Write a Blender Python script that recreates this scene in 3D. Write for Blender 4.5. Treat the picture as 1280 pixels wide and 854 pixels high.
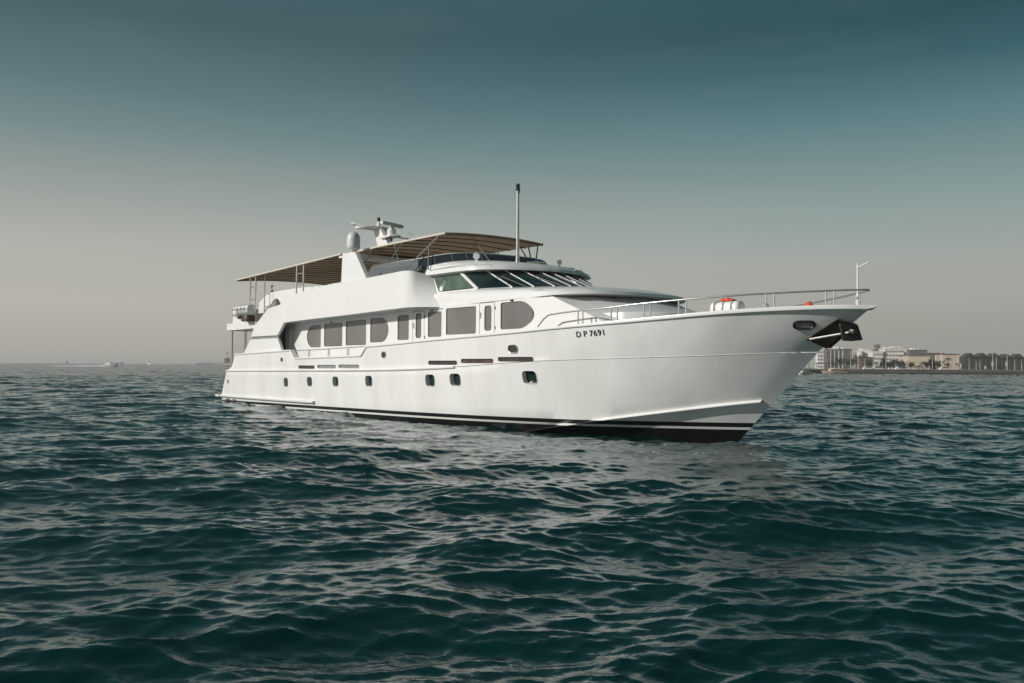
import bpy, bmesh, math, random
import numpy as np
from mathutils import Vector, Matrix
for _o in list(bpy.data.objects): bpy.data.objects.remove(_o)
scene = bpy.context.scene
C = scene.collection
R = math.radians
rng = np.random.default_rng(11)
random.seed(5)

# ---------------------------------------------------------------- camera
FPX, HC, HY, ROLL = 1100.0, 2.1, 457.0, R(0.355)
PITCH = math.atan((HY - 427) / FPX)
cam = bpy.data.cameras.new('camera'); cam.sensor_width = 36; cam.lens = FPX / 1280 * 36
cam.clip_start = 0.1; cam.clip_end = 40000
co = bpy.data.objects.new('camera', cam); C.objects.link(co); scene.camera = co
_U = Vector((0, -math.sin(PITCH), math.cos(PITCH))); _X = Vector((1, 0, 0)); _F = Vector((0, math.cos(PITCH), math.sin(PITCH)))
_r = math.cos(ROLL) * _X + math.sin(ROLL) * _U
_u = -math.sin(ROLL) * _X + math.cos(ROLL) * _U
_m = Matrix((_r, _u, -_F)).transposed().to_4x4(); _m.translation = (0, 0, HC)
co.matrix_world = _m

# ---------------------------------------------------------------- sun, sky, exposure
SUN_EL, SUN_DIR_XY = R(25), (-0.932, -0.362)      # direction towards the sun, off to the left
sl = bpy.data.lights.new('sun', 'SUN'); sl.energy = 3.7; sl.angle = R(0.5); sl.color = (1.0, 0.96, 0.915)
so = bpy.data.objects.new('sun', sl); C.objects.link(so)
_sd = Vector((SUN_DIR_XY[0] * math.cos(SUN_EL), SUN_DIR_XY[1] * math.cos(SUN_EL), math.sin(SUN_EL)))
so.rotation_euler = _sd.to_track_quat('Z', 'Y').to_euler(); so.location = (-60, 0, 60)
SUN_AZ = math.atan2(SUN_DIR_XY[0], SUN_DIR_XY[1])

def lin(r, g, b):
    f = lambda c: (c / 255 / 12.92) if c / 255 <= 0.04045 else ((c / 255 + 0.055) / 1.055) ** 2.4
    return (f(r), f(g), f(b), 1.0)

world = bpy.data.worlds.new('World'); scene.world = world; world.use_nodes = True
nt = world.node_tree; nt.nodes.clear()
N = nt.nodes.new; K = nt.links.new
out = N('ShaderNodeOutputWorld'); bg = N('ShaderNodeBackground'); K(bg.outputs[0], out.inputs[0])
sky = N('ShaderNodeTexSky'); sky.sky_type = 'NISHITA'; sky.sun_disc = False
sky.sun_elevation = SUN_EL; sky.sun_rotation = SUN_AZ; sky.dust_density = 4.0; sky.air_density = 1.0
tc = N('ShaderNodeTexCoord'); sep = N('ShaderNodeSeparateXYZ'); K(tc.outputs['Generated'], sep.inputs[0])
def ramp(stops):
    r = N('ShaderNodeValToRGB'); e = r.color_ramp.elements
    while len(e) < len(stops): e.new(0.5)
    for el, (p, c) in zip(e, stops): el.position = p; el.color = lin(*c)
    K(sep.outputs[2], r.inputs[0]); return r
warm = ramp([(0.0, (170, 166, 157)), (0.02, (177, 172, 163)), (0.06, (184, 181, 172)), (0.124, (176, 178, 171)), (0.182, (151, 159, 154)),
             (0.239, (115, 137, 140)), (0.281, (95, 120, 125)), (0.344, (72, 98, 103)), (0.385, (68, 96, 102)), (0.6, (54, 83, 90)), (1.0, (46, 75, 84))])
cool = ramp([(0.0, (147, 146, 140)), (0.028, (154, 153, 147)), (0.065, (162, 163, 156)), (0.113, (161, 166, 160)), (0.168, (139, 159, 157)),
             (0.206, (122, 145, 147)), (0.258, (91, 126, 132)), (0.309, (57, 96, 104)), (0.349, (44, 79, 87)), (0.385, (44, 81, 89)), (0.6, (36, 66, 75))])
mr = N('ShaderNodeMapRange'); mr.interpolation_type = 'SMOOTHSTEP'
mr.inputs['From Min'].default_value = -0.5; mr.inputs['From Max'].default_value = 0.62
K(sep.outputs[0], mr.inputs['Value'])
mx = N('ShaderNodeMix'); mx.data_type = 'RGBA'
K(mr.outputs[0], mx.inputs['Factor']); K(warm.outputs[0], mx.inputs['A']); K(cool.outputs[0], mx.inputs['B'])
# thin cirrus veil
mp = N('ShaderNodeMapping'); mp.inputs['Scale'].default_value = (2.2, 2.2, 14); mp.inputs['Rotation'].default_value = (0.0, 0.42, 0.2)
K(tc.outputs['Generated'], mp.inputs[0])
nz = N('ShaderNodeTexNoise'); nz.inputs['Scale'].default_value = 2.3; nz.inputs['Detail'].default_value = 6; nz.inputs['Roughness'].default_value = 0.55
K(mp.outputs[0], nz.inputs['Vector'])
cm = N('ShaderNodeMapRange'); cm.inputs['From Min'].default_value = 0.52; cm.inputs['From Max'].default_value = 0.85; cm.inputs['To Max'].default_value = 0.05
K(nz.outputs[0], cm.inputs['Value'])
cl = N('ShaderNodeMix'); cl.data_type = 'RGBA'; cl.inputs['B'].default_value = lin(172, 170, 163)
K(cm.outputs[0], cl.inputs['Factor']); K(mx.outputs['Result'], cl.inputs['A'])
sc10 = N('ShaderNodeVectorMath'); sc10.operation = 'SCALE'; sc10.inputs['Scale'].default_value = 10.0
K(cl.outputs['Result'], sc10.inputs[0])
mix = N('ShaderNodeMix'); mix.data_type = 'RGBA'; mix.inputs['Factor'].default_value = 0.995
K(sky.outputs[0], mix.inputs['A']); K(sc10.outputs[0], mix.inputs['B'])
K(mix.outputs['Result'], bg.inputs[0]); bg.inputs[1].default_value = 0.1

vs = scene.view_settings
vs.view_transform = 'Standard'; vs.look = 'None'; vs.exposure = 0.0; vs.gamma = 1.0; vs.use_curve_mapping = False
scene.cycles.use_denoising = True
scene.cycles.max_bounces = 8; scene.cycles.volume_bounces = 1

# ---------------------------------------------------------------- materials
def mat(name, col, rough=0.5, metal=0.0, spec=0.5, bump=0.0, bscale=20.0, var=0.0, vscale=3.0, coat=0.0, col2=None, detail=4.0):
    m = bpy.data.materials.new(name); m.use_nodes = True
    t = m.node_tree; p = t.nodes['Principled BSDF']
    c = (*col, 1.0) if len(col) == 3 else col
    p.inputs['Base Color'].default_value = c; p.inputs['Roughness'].default_value = rough
    p.inputs['Metallic'].default_value = metal; p.inputs['Specular IOR Level'].default_value = spec
    p.inputs['Coat Weight'].default_value = coat; p.inputs['Coat Roughness'].default_value = 0.08
    if var or bump or col2:
        tx = t.nodes.new('ShaderNodeTexCoord')
        if var or col2:
            n = t.nodes.new('ShaderNodeTexNoise'); n.inputs['Scale'].default_value = vscale; n.inputs['Detail'].default_value = detail
            t.links.new(tx.outputs['Object'], n.inputs['Vector'])
            x = t.nodes.new('ShaderNodeMix'); x.data_type = 'RGBA'
            x.inputs['A'].default_value = c
            x.inputs['B'].default_value = (*col2, 1.0) if col2 else (c[0] * (1 - var), c[1] * (1 - var), c[2] * (1 - var), 1)
            r = t.nodes.new('ShaderNodeMapRange'); r.inputs['From Min'].default_value = 0.35; r.inputs['From Max'].default_value = 0.7
            t.links.new(n.outputs[0], r.inputs['Value']); t.links.new(r.outputs[0], x.inputs['Factor'])
            t.links.new(x.outputs['Result'], p.inputs['Base Color'])
        if bump:
            n2 = t.nodes.new('ShaderNodeTexNoise'); n2.inputs['Scale'].default_value = bscale; n2.inputs['Detail'].default_value = 3
            t.links.new(tx.outputs['Object'], n2.inputs['Vector'])
            b = t.nodes.new('ShaderNodeBump'); b.inputs['Strength'].default_value = bump; b.inputs['Distance'].default_value = 0.02
            t.links.new(n2.outputs[0], b.inputs['Height']); t.links.new(b.outputs[0], p.inputs['Normal'])
    return m

M = {}
M['white'] = mat('white_gelcoat', (0.80, 0.79, 0.77), 0.28, var=0.05, vscale=0.7, coat=0.25)
M['steel'] = mat('stainless_steel', (0.62, 0.60, 0.58), 0.28, metal=0.85, var=0.2, vscale=6)
M['darksteel'] = mat('dark_metal', (0.06, 0.055, 0.05), 0.4, metal=0.6, var=0.4, vscale=12)
M['rust'] = mat('rusty_pocket_steel', (0.095, 0.058, 0.04), 0.6, col2=(0.022, 0.017, 0.015), vscale=4.2, detail=6)
M['glass'] = mat('dark_window_glass', (0.006, 0.016, 0.018), 0.04, spec=0.8, col2=(0.02, 0.035, 0.033), vscale=1.1)
M['glassgreen'] = mat('green_tinted_glass', (0.05, 0.085, 0.062), 0.06, spec=0.7, col2=(0.14, 0.19, 0.14), vscale=1.2, detail=2)
M['screen'] = mat('grey_window_screen', (0.18, 0.173, 0.162), 0.3, spec=0.4, var=0.22, vscale=0.9, coat=0.6)
M['port'] = mat('porthole_glass', (0.012, 0.035, 0.028), 0.05, spec=0.7)
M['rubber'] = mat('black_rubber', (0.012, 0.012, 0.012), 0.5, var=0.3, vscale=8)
M['dark'] = mat('dark_recess', (0.02, 0.018, 0.016), 0.7, col2=(0.06, 0.05, 0.045), vscale=9)
M['awning'] = mat('taupe_awning_fabric', (0.46, 0.39, 0.31), 0.85, bump=0.25, bscale=9, var=0.15, vscale=2.5)
def translucent(m, col, f):
    t = m.node_tree; tr = t.nodes.new('ShaderNodeBsdfTranslucent'); tr.inputs[0].default_value = (*col, 1)
    x = t.nodes.new('ShaderNodeMixShader'); x.inputs[0].default_value = f
    t.links.new(t.nodes['Principled BSDF'].outputs[0], x.inputs[1]); t.links.new(tr.outputs[0], x.inputs[2]); t.links.new(x.outputs[0], t.nodes['Material Output'].inputs[0])
translucent(M['awning'], (0.60, 0.50, 0.39), 0.55)
M['cream'] = mat('cream_awning_edge', (0.70, 0.64, 0.54), 0.8, var=0.1)
M['dome'] = mat('pale_grey_radome', (0.66, 0.66, 0.65), 0.35, var=0.06)
M['teak'] = mat('weathered_deck', (0.34, 0.30, 0.25), 0.7, var=0.2, vscale=6)
M['orange'] = mat('orange_fabric', (0.72, 0.10, 0.045), 0.6, var=0.25, vscale=9, bump=0.3, bscale=12)
M['cover'] = mat('mottled_cover', (0.34, 0.31, 0.25), 0.9, col2=(0.09, 0.08, 0.065), vscale=7, bump=0.8, bscale=7)
M['letter'] = mat('black_lettering', (0.02, 0.02, 0.022), 0.4, var=0.2)
M['smoke'] = mat('smoked_acrylic', (0.03, 0.036, 0.045), 0.08, spec=0.6, var=0.3, vscale=1)
M['aftscreen'] = mat('dark_grey_screen', (0.10, 0.11, 0.105), 0.3, var=0.2, coat=0.4)
M['seam'] = mat('seam_sealant', (0.16, 0.155, 0.145), 0.7, var=0.2)
M['palegrey'] = mat('pale_grey_metal', (0.42, 0.42, 0.41), 0.35, metal=0.3, var=0.2, vscale=8)
M['batten'] = mat('brown_batten', (0.15, 0.115, 0.085), 0.7, var=0.3)
M['strap'] = mat('grey_strap', (0.25, 0.25, 0.25), 0.8, var=0.2)

def hull_material():
    m = bpy.data.materials.new('hull_paint'); m.use_nodes = True
    t = m.node_tree; p = t.nodes['Principled BSDF']; n = t.nodes.new; k = t.links.new
    p.inputs['Roughness'].default_value = 0.3; p.inputs['Coat Weight'].default_value = 0.3; p.inputs['Coat Roughness'].default_value = 0.1
    tx = n('ShaderNodeTexCoord'); s = n('ShaderNodeSeparateXYZ'); k(tx.outputs['Object'], s.inputs[0])
    sl_ = n('ShaderNodeMath'); sl_.operation = 'MULTIPLY_ADD'; k(s.outputs[0], sl_.inputs[0]); sl_.inputs[1].default_value = -0.0123; sl_.inputs[2].default_value = 0.0123 * 13
    z = n('ShaderNodeMath'); k(s.outputs[2], z.inputs[0]); k(sl_.outputs[0], z.inputs[1])
    def gt(v):
        a = n('ShaderNodeMath'); a.operation = 'GREATER_THAN'; k(z.outputs[0], a.inputs[0]); a.inputs[1].default_value = v; return a
    ns = n('ShaderNodeTexNoise'); ns.inputs['Scale'].default_value = 0.5; ns.inputs['Detail'].default_value = 6
    mp_ = n('ShaderNodeMapping'); mp_.inputs['Scale'].default_value = (1.6, 1.6, 0.35); k(tx.outputs['Object'], mp_.inputs[0]); k(mp_.outputs[0], ns.inputs['Vector'])
    w = n('ShaderNodeMix'); w.data_type = 'RGBA'; w.inputs['A'].default_value = (0.80, 0.79, 0.77, 1); w.inputs['B'].default_value = (0.72, 0.705, 0.68, 1)
    rr = n('ShaderNodeMapRange'); rr.inputs['From Min'].default_value = 0.42; rr.inputs['From Max'].default_value = 0.72; k(ns.outputs[0], rr.inputs['Value']); k(rr.outputs[0], w.inputs['Factor'])
    mp2 = n('ShaderNodeMapping'); mp2.inputs['Scale'].default_value = (5.0, 5.0, 0.22); k(tx.outputs['Object'], mp2.inputs[0])
    n6 = n('ShaderNodeTexNoise'); n6.inputs['Scale'].default_value = 1.4; n6.inputs['Detail'].default_value = 5; n6.inputs['Roughness'].default_value = 0.65; k(mp2.outputs[0], n6.inputs['Vector'])
    r6 = n('ShaderNodeMapRange'); r6.inputs['From Min'].default_value = 0.56; r6.inputs['From Max'].default_value = 0.82; r6.inputs['To Max'].default_value = 0.5; k(n6.outputs[0], r6.inputs['Value'])
    w2 = n('ShaderNodeMix'); w2.data_type = 'RGBA'; k(w.outputs['Result'], w2.inputs['A']); w2.inputs['B'].default_value = (0.60, 0.57, 0.52, 1); k(r6.outputs[0], w2.inputs['Factor']); w = w2
    blk = (0.014, 0.013, 0.013, 1)
    foul = n('ShaderNodeMix'); foul.data_type = 'RGBA'; foul.inputs['A'].default_value = (0.007, 0.0075, 0.008, 1); foul.inputs['B'].default_value = (0.014, 0.013, 0.0125, 1)
    n3 = n('ShaderNodeTexNoise'); n3.inputs['Scale'].default_value = 5; k(tx.outputs['Object'], n3.inputs['Vector']); k(n3.outputs[0], foul.inputs['Factor'])
    prev = foul.outputs['Result']
    for v, colr in ((0.08, (0.74, 0.73, 0.70, 1)), (0.15, blk), (0.28, None)):
        x = n('ShaderNodeMix'); x.data_type = 'RGBA'; k(gt(v).outputs[0], x.inputs['Factor']); k(prev, x.inputs['A'])
        if colr: x.inputs['B'].default_value = colr
        else: k(w.outputs['Result'], x.inputs['B'])
        prev = x.outputs['Result']
    k(prev, p.inputs['Base Color'])
    n4 = n('ShaderNodeTexNoise'); n4.inputs['Scale'].default_value = 0.6; n4.inputs['Detail'].default_value = 2; k(tx.outputs['Object'], n4.inputs['Vector'])
    b = n('ShaderNodeBump'); b.inputs['Strength'].default_value = 0.12; b.inputs['Distance'].default_value = 0.05; k(n4.outputs[0], b.inputs['Height'])
    k(b.outputs[0], p.inputs['Normal']); k(b.outputs[0], p.inputs['Coat Normal'])
    return m
M['hull'] = hull_material()

# ---------------------------------------------------------------- mesh helpers
class MB:
    def __init__(s): s.v = []; s.f = []; s.m = []
    def add(s, v, f, mi=0):
        o = len(s.v); s.v += [tuple(map(float, p)) for p in v]; s.f += [tuple(i + o for i in q) for q in f]; s.m += [mi] * len(f); return s
    def box(s, x0, x1, y0, y1, z0, z1, mi=0):
        v = [(x, y, z) for z in (z0, z1) for y in (y0, y1) for x in (x0, x1)]
        return s.add(v, [(0, 2, 3, 1), (4, 5, 7, 6), (0, 1, 5, 4), (2, 6, 7, 3), (0, 4, 6, 2), (1, 3, 7, 5)], mi)
    def tube(s, path, r, n=8, mi=0, cap=True):
        P = [Vector(p) for p in path]; rs = r if isinstance(r, (list, tuple)) else [r] * len(P)
        v = []; f = []; ref = None
        for i, p in enumerate(P):
            d = (P[min(i + 1, len(P) - 1)] - P[max(i - 1, 0)]).normalized()
            if ref is None: ref = Vector((0, 0, 1)) if abs(d.z) < 0.9 else Vector((1, 0, 0))
            a = (ref - d * ref.dot(d)).normalized(); b = d.cross(a); ref = a
            for j in range(n):
                t = 2 * math.pi * j / n; v.append(p + (a * math.cos(t) + b * math.sin(t)) * rs[i])
        for i in range(len(P) - 1):
            for j in range(n):
                f.append((i * n + j, i * n + (j + 1) % n, (i + 1) * n + (j + 1) % n, (i + 1) * n + j))
        if cap: f.append(tuple(range(n - 1, -1, -1))); f.append(tuple((len(P) - 1) * n + j for j in range(n)))
        return s.add(v, f, mi)
    def loft(s, rings, closed=True, cap0=False, cap1=False, mi=0):
        n = len(rings[0]); v = [p for r in rings for p in r]; f = []
        for i in range(len(rings) - 1):
            for j in range(n if closed else n - 1):
                f.append((i * n + j, i * n + (j + 1) % n, (i + 1) * n + (j + 1) % n, (i + 1) * n + j))
        if cap0: f.append(tuple(range(n - 1, -1, -1)))
        if cap1: f.append(tuple((len(rings) - 1) * n + j for j in range(n)))
        return s.add(v, f, mi)
    def prism(s, poly, y0, y1, mi=0, dy=None):        # poly in (x, z), extruded along y
        n = len(poly); dy = dy or [0] * n
        v = [(p[0], y0 + d, p[1]) for p, d in zip(poly, dy)] + [(p[0], y1 + d, p[1]) for p, d in zip(poly, dy)]
        f = [tuple(range(n)), tuple(range(2 * n - 1, n - 1, -1))] + [(i, n + i, n + (i + 1) % n, (i + 1) % n) for i in range(n)]
        return s.add(v, f, mi)
    def plan(s, poly, z0, z1, mi=0):                  # poly in (x, y)
        n = len(poly); v = [(p[0], p[1], z0) for p in poly] + [(p[0], p[1], z1) for p in poly]
        f = [tuple(range(n - 1, -1, -1)), tuple(range(n, 2 * n))] + [(i, (i + 1) % n, n + (i + 1) % n, n + i) for i in range(n)]
        return s.add(v, f, mi)
    def lathe(s, prof, c=(0, 0, 0), n=20, mi=0):      # prof (r, z)
        rings = [[(c[0] + r * math.cos(2 * math.pi * j / n), c[1] + r * math.sin(2 * math.pi * j / n), c[2] + z) for j in range(n)] for r, z in prof]
        return s.loft(rings, True, True, True, mi)
    def build(s, name, mats, parent=None, smooth=32, merge=True, bevel=0.0):
        bm = bmesh.new(); vs_ = [bm.verts.new(p) for p in s.v]
        for q, mi in zip(s.f, s.m):
            try: bm.faces.new([vs_[i] for i in q]).material_index = mi
            except ValueError: pass
        if merge:
            bmesh.ops.remove_doubles(bm, verts=bm.verts, dist=1e-4)
        bmesh.ops.recalc_face_normals(bm, faces=bm.faces)
        if bevel:
            ed = [e for e in bm.edges if len(e.link_faces) == 2 and e.calc_face_angle(0) > 0.6]
            bmesh.ops.bevel(bm, geom=ed, offset=bevel, segments=2, affect='EDGES', profile=0.5)
        me = bpy.data.meshes.new(name); bm.to_mesh(me); bm.free()
        for m_ in (mats if isinstance(mats, (list, tuple)) else [mats]): me.materials.append(m_)
        if smooth and len(me.polygons):
            me.polygons.foreach_set('use_smooth', [True] * len(me.polygons)); me.set_sharp_from_angle(angle=R(smooth))
        o = bpy.data.objects.new(name, me); C.objects.link(o)
        if parent: o.parent = parent
        return o

def tag(o, label=None, cat=None, group=None, kind=None):
    if label: o['label'] = label
    if cat: o['category'] = cat
    if group: o['group'] = group
    if kind: o['kind'] = kind
    return o
def empty(name, loc, rz=0.0, label=None, cat=None, group=None):
    o = bpy.data.objects.new(name, None); C.objects.link(o); o.location = loc; o.rotation_euler = (0, 0, rz)
    o.empty_display_size = 0.3
    return tag(o, label, cat, group)
def copy_tree(o, parent=None):
    c = o.copy(); C.objects.link(c)
    if parent: c.parent = parent
    for ch in list(o.children): copy_tree(ch, c)
    return c
def cut(obj, cutters):
    """boolean the cutter meshes out of obj, then drop the cutters"""
    bpy.context.view_layer.update()
    for c in cutters:
        md = obj.modifiers.new('cut', 'BOOLEAN'); md.operation = 'DIFFERENCE'; md.solver = 'EXACT'; md.object = c
    dg = bpy.context.evaluated_depsgraph_get(); ev = obj.evaluated_get(dg)
    me = bpy.data.meshes.new_from_object(ev, preserve_all_data_layers=True, depsgraph=dg)
    obj.modifiers.clear(); old = obj.data; obj.data = me; me.name = old.name
    for c in cutters: bpy.data.objects.remove(c)
    me.polygons.foreach_set('use_smooth', [True] * len(me.polygons)); me.set_sharp_from_angle(angle=R(32))
def hermite(tab):
    xs = np.array([a for a, b in tab], float); ys = np.array([b for a, b in tab], float)
    d = np.diff(ys) / np.diff(xs); mm = np.zeros(len(xs)); mm[0] = d[0]; mm[-1] = d[-1]
    for i in range(1, len(xs) - 1):
        mm[i] = 0 if d[i - 1] * d[i] <= 0 else 2 * d[i - 1] * d[i] / (d[i - 1] + d[i])
    def f(x):
        x = np.clip(np.asarray(x, float), xs[0], xs[-1]); i = np.clip(np.searchsorted(xs, x, side='right') - 1, 0, len(xs) - 2)
        h = xs[i + 1] - xs[i]; t = (x - xs[i]) / h
        return (2 * t**3 - 3 * t**2 + 1) * ys[i] + (t**3 - 2 * t**2 + t) * h * mm[i] + (-2 * t**3 + 3 * t**2) * ys[i + 1] + (t**3 - t**2) * h * mm[i + 1]
    return f
def rounded(x0, x1, z0, z1, r, left=None, right=None, n=6):
    """rounded rectangle outline in (x, z); left/right give a bigger horizontal radius (half oval end)"""
    pts = []
    h = (z1 - z0) / 2
    def corner(cx, cz, rx, rz, a0):
        for i in range(n + 1):
            a = a0 + math.pi / 2 * i / n; pts.append((cx + rx * math.cos(a), cz + rz * math.sin(a)))
    rl, zl = (left, h) if left else (r, r); rr, zr = (right, h) if right else (r, r)
    corner(x1 - rr, z0 + zr, rr, zr, -math.pi / 2); corner(x1 - rr, z1 - zr, rr, zr, 0)
    corner(x0 + rl, z1 - zl, rl, zl, math.pi / 2); corner(x0 + rl, z0 + zl, rl, zl, math.pi)
    o = []
    for p in pts:
        if not o or math.hypot(p[0] - o[-1][0], p[1] - o[-1][1]) > 1e-4: o.append(p)
    if math.hypot(o[0][0] - o[-1][0], o[0][1] - o[-1][1]) < 1e-4: o.pop()
    return o
def crv(pts, n, closed=False):
    """resample a polyline through pts by Catmull-Rom, n points per span"""
    P = [np.array(p, float) for p in pts]; o = []
    for i in range(len(P) - 1):
        a = P[i - 1] if i > 0 else 2 * P[0] - P[1]; b = P[i]; c = P[i + 1]; d = P[i + 2] if i + 2 < len(P) else 2 * P[-1] - P[-2]
        for k in range(n):
            t = k / n; o.append(0.5 * (2 * b + (c - a) * t + (2 * a - 5 * b + 4 * c - d) * t * t + (3 * b - a - 3 * c + d) * t**3))
    o.append(P[-1]); return [tuple(p) for p in o]
# ---------------------------------------------------------------- hull lines (x from the stern, y to port, z above the waterline)
yW = hermite([(0.3, 3.35), (4, 3.5), (12, 3.58), (20, 3.5), (23, 3.3), (25.5, 2.9), (28, 2.22), (30.2, 1.36), (31.5, 0.74), (32.3, 0.3), (32.78, 0)])
yC = hermite([(0.45, 3.42), (4, 3.56), (12, 3.64), (20, 3.62), (24, 3.42), (27, 3.0), (29.4, 2.42), (31, 1.8), (32.2, 1.2), (33.3, 0.5), (33.9, 0)])
yK = hermite([(1.35, 3.5), (6, 3.66), (12, 3.72), (22, 3.7), (25, 3.61), (28, 3.34), (30, 2.9), (32, 2.22), (33.5, 1.48), (34.7, 0.62), (35.3, 0)])
yS = hermite([(2.68, 3.52), (6, 3.65), (12, 3.72), (22, 3.72), (26, 3.65), (28, 3.5), (30, 3.2), (32, 2.7), (33.8, 2.05), (35, 1.42), (36, 0.78), (36.6, 0.3), (36.84, 0)])
zC = hermite([(0.45, 0.45), (27, 0.42), (29.4, 0.5), (30.4, 0.67), (32.2, 0.95), (33.9, 1.13)])
zK = hermite([(1.35, 1.71), (10, 1.80), (18.9, 1.9), (23.7, 2.03), (27.65, 2.225), (30.3, 2.30), (32.95, 2.38), (35.3, 2.49)])
zS0 = hermite([(2.68, 2.6), (10.26, 2.74), (17.55, 2.83), (22, 2.98), (26.9, 3.15), (28.8, 3.25), (30.9, 3.36), (32.2, 3.44), (33.5, 3.53), (34.8, 3.60), (36.2, 3.64), (36.84, 3.63)])
def zS(x):
    z = float(zS0(x))
    if 10.26 < x < 17.55:
        low = 2.37 + (x - 10.72) / (17.09 - 10.72) * 0.09
        if x < 10.72: return z + (low - z) * (x - 10.26) / 0.46
        if x > 17.09: return low + (z - low) * (x - 17.09) / 0.46
        return low
    return z
def hull_section(t):
    """outer starboard section at station t: list of (x, halfbreadth, z), keel first"""
    xs = lambda a, b: a + (b - a) * t
    xw, xc, xk, xku, xh = xs(0.3, 32.78), xs(0.45, 33.9), xs(1.35, 35.3), xs(2.0, 35.32), xs(2.68, 36.84)
    W = (xw, float(yW(xw)), 0.0); Ch = (xc, float(yC(xc)), float(zC(xc))); Kn = (xk, float(yK(xk)), float(zK(xk)))
    Ku = (xku, max(float(yK(min(xku, 35.3))) - 0.012, 0), float(zK(xku)) + 0.03); S = (xh, float(yS(xh)), zS(xh))
    P = [(xs(0.6, 31.6), 0.0, -1.3), (xs(0.5, 32.0), W[1] * 0.75, -0.75), W]
    for k in (1, 2): P.append(tuple(W[i] + (Ch[i] - W[i]) * k / 2 for i in range(3)))
    for k in range(1, 6): P.append(tuple(Ch[i] + (Kn[i] - Ch[i]) * k / 5 for i in range(3)))
    P.append(Ku)
    for k in range(1, 7):
        f = k / 6; g = f ** (1.0 + 0.12 * t**3)
        P.append((Ku[0] + (S[0] - Ku[0]) * f, Ku[1] + (S[1] - Ku[1]) * g, Ku[2] + (S[2] - Ku[2]) * f))
    return P
_T = sorted(set(np.round(np.concatenate([np.linspace(0, 0.7, 57), np.linspace(0.7, 1, 70), [(x - 2.68) / 34.16 for x in (10.26, 10.72, 17.09, 17.55)]]), 6)))
HULL = np.array([hull_section(t) for t in _T])
def hull_y(x, z):
    xx = np.array([np.interp(z, s[2:, 2], s[2:, 0]) for s in HULL]); yy = np.array([np.interp(z, s[2:, 2], s[2:, 1]) for s in HULL])
    return float(np.interp(x, xx, yy))
# ---------------------------------------------------------------- the sea: spectral waves on one sheet reaching the horizon
def wave_tile(size, n, lmin, lmax, lpeak, rms, wind, spread, seed):
    g = np.random.default_rng(seed)
    k1 = 2 * np.pi * np.fft.fftfreq(n, size / n); kx, ky = np.meshgrid(k1, k1, indexing='ij')
    k = np.hypot(kx, ky); k[0, 0] = 1; lam = 2 * np.pi / k
    c = np.abs((kx * wind[0] + ky * wind[1]) / k)
    S = k ** -4.0 * np.exp(-1.25 * (lam / lpeak) ** 2) * (c ** spread + 0.04)
    S = S * ((lam > lmin) & (lam <= lmax)); S[0, 0] = 0
    A = np.sqrt(S) * (g.normal(size=(n, n)) + 1j * g.normal(size=(n, n)))
    h = np.fft.ifft2(A); sc_ = rms / h.real.std()
    dx = np.fft.ifft2(1j * kx / k * A).real * sc_; dy = np.fft.ifft2(1j * ky / k * A).real * sc_
    return size, n, h.real * sc_, dx, dy
def sample(tile, x, y):
    size, n, h, dx, dy = tile
    u = (x / size * n) % n; v = (y / size * n) % n
    i = u.astype(np.int64) % n; j = v.astype(np.int64) % n; fu = u - np.floor(u); fv = v - np.floor(v); i1 = (i + 1) % n; j1 = (j + 1) % n
    L = lambda a: (a[i, j] * (1 - fu) + a[i1, j] * fu) * (1 - fv) + (a[i, j1] * (1 - fu) + a[i1, j1] * fu) * fv
    return L(h), L(dx), L(dy)
WIND = np.array([0.33, -0.94])
WAVES = [(wave_tile(67.0, 512, 3.0, 30, 5.0, 0.064, WIND, 3.0, 3), 900.0),
         (wave_tile(23.7, 512, 0.8, 3.0, 1.8, 0.0230, np.array([0.25, -0.97]), 3.0, 8), 260.0),
         (wave_tile(9.1, 512, 0.2, 0.8, 0.56, 0.0096, np.array([0.05, -0.99]), 3.0, 21), 75.0),
         (wave_tile(3.3, 384, 0.05, 0.2, 0.22, 0.0016, np.array([0.2, -0.98]), 1.4, 33), 22.0)]
rr = [0.4]
while rr[-1] < 4: rr.append(rr[-1] * 1.12)
while rr[-1] < 160: rr.append(rr[-1] * 1.0042)
while rr[-1] < 1200: rr.append(rr[-1] * 1.009)
while rr[-1] < 9000: rr.append(rr[-1] * 1.03)
rr = np.array(rr)
th = np.concatenate([np.linspace(R(-40), R(40), 1000), np.linspace(R(40), R(320), 130)[1:-1]])
Rr, Th = np.meshgrid(rr, th, indexing='ij')
wx, wy = Rr * np.sin(Th), Rr * np.cos(Th); wz = np.zeros_like(wx); ox = np.zeros_like(wx); oy = np.zeros_like(wx)
for tile, far in WAVES:
    h, dx, dy = sample(tile, wx, wy); fade = 1 / (1 + (Rr / far) ** 3)
    wz += h * fade; ox += dx * fade * 1.05; oy += dy * fade * 1.05
wz += 0.02
wx += ox; wy += oy
nr, nth = Rr.shape
vid = np.arange(nr * nth).reshape(nr, nth)
q = np.stack([vid[:-1, :], vid[1:, :], np.roll(vid, -1, 1)[1:, :], np.roll(vid, -1, 1)[:-1, :]], -1).reshape(-1, 4)[:, ::-1]
me = bpy.data.meshes.new('water')
co_ = np.stack([wx, wy, wz], -1).reshape(-1, 3).astype(np.float32)
me.vertices.add(len(co_)); me.vertices.foreach_set('co', co_.ravel())
me.loops.add(q.size); me.loops.foreach_set('vertex_index', q.ravel().astype(np.int32))
me.polygons.add(len(q)); me.polygons.foreach_set('loop_start', np.arange(0, q.size, 4, dtype=np.int32)); me.polygons.foreach_set('loop_total', np.full(len(q), 4, np.int32))
me.polygons.foreach_set('use_smooth', np.ones(len(q), bool)); me.update(calc_edges=True)
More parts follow.
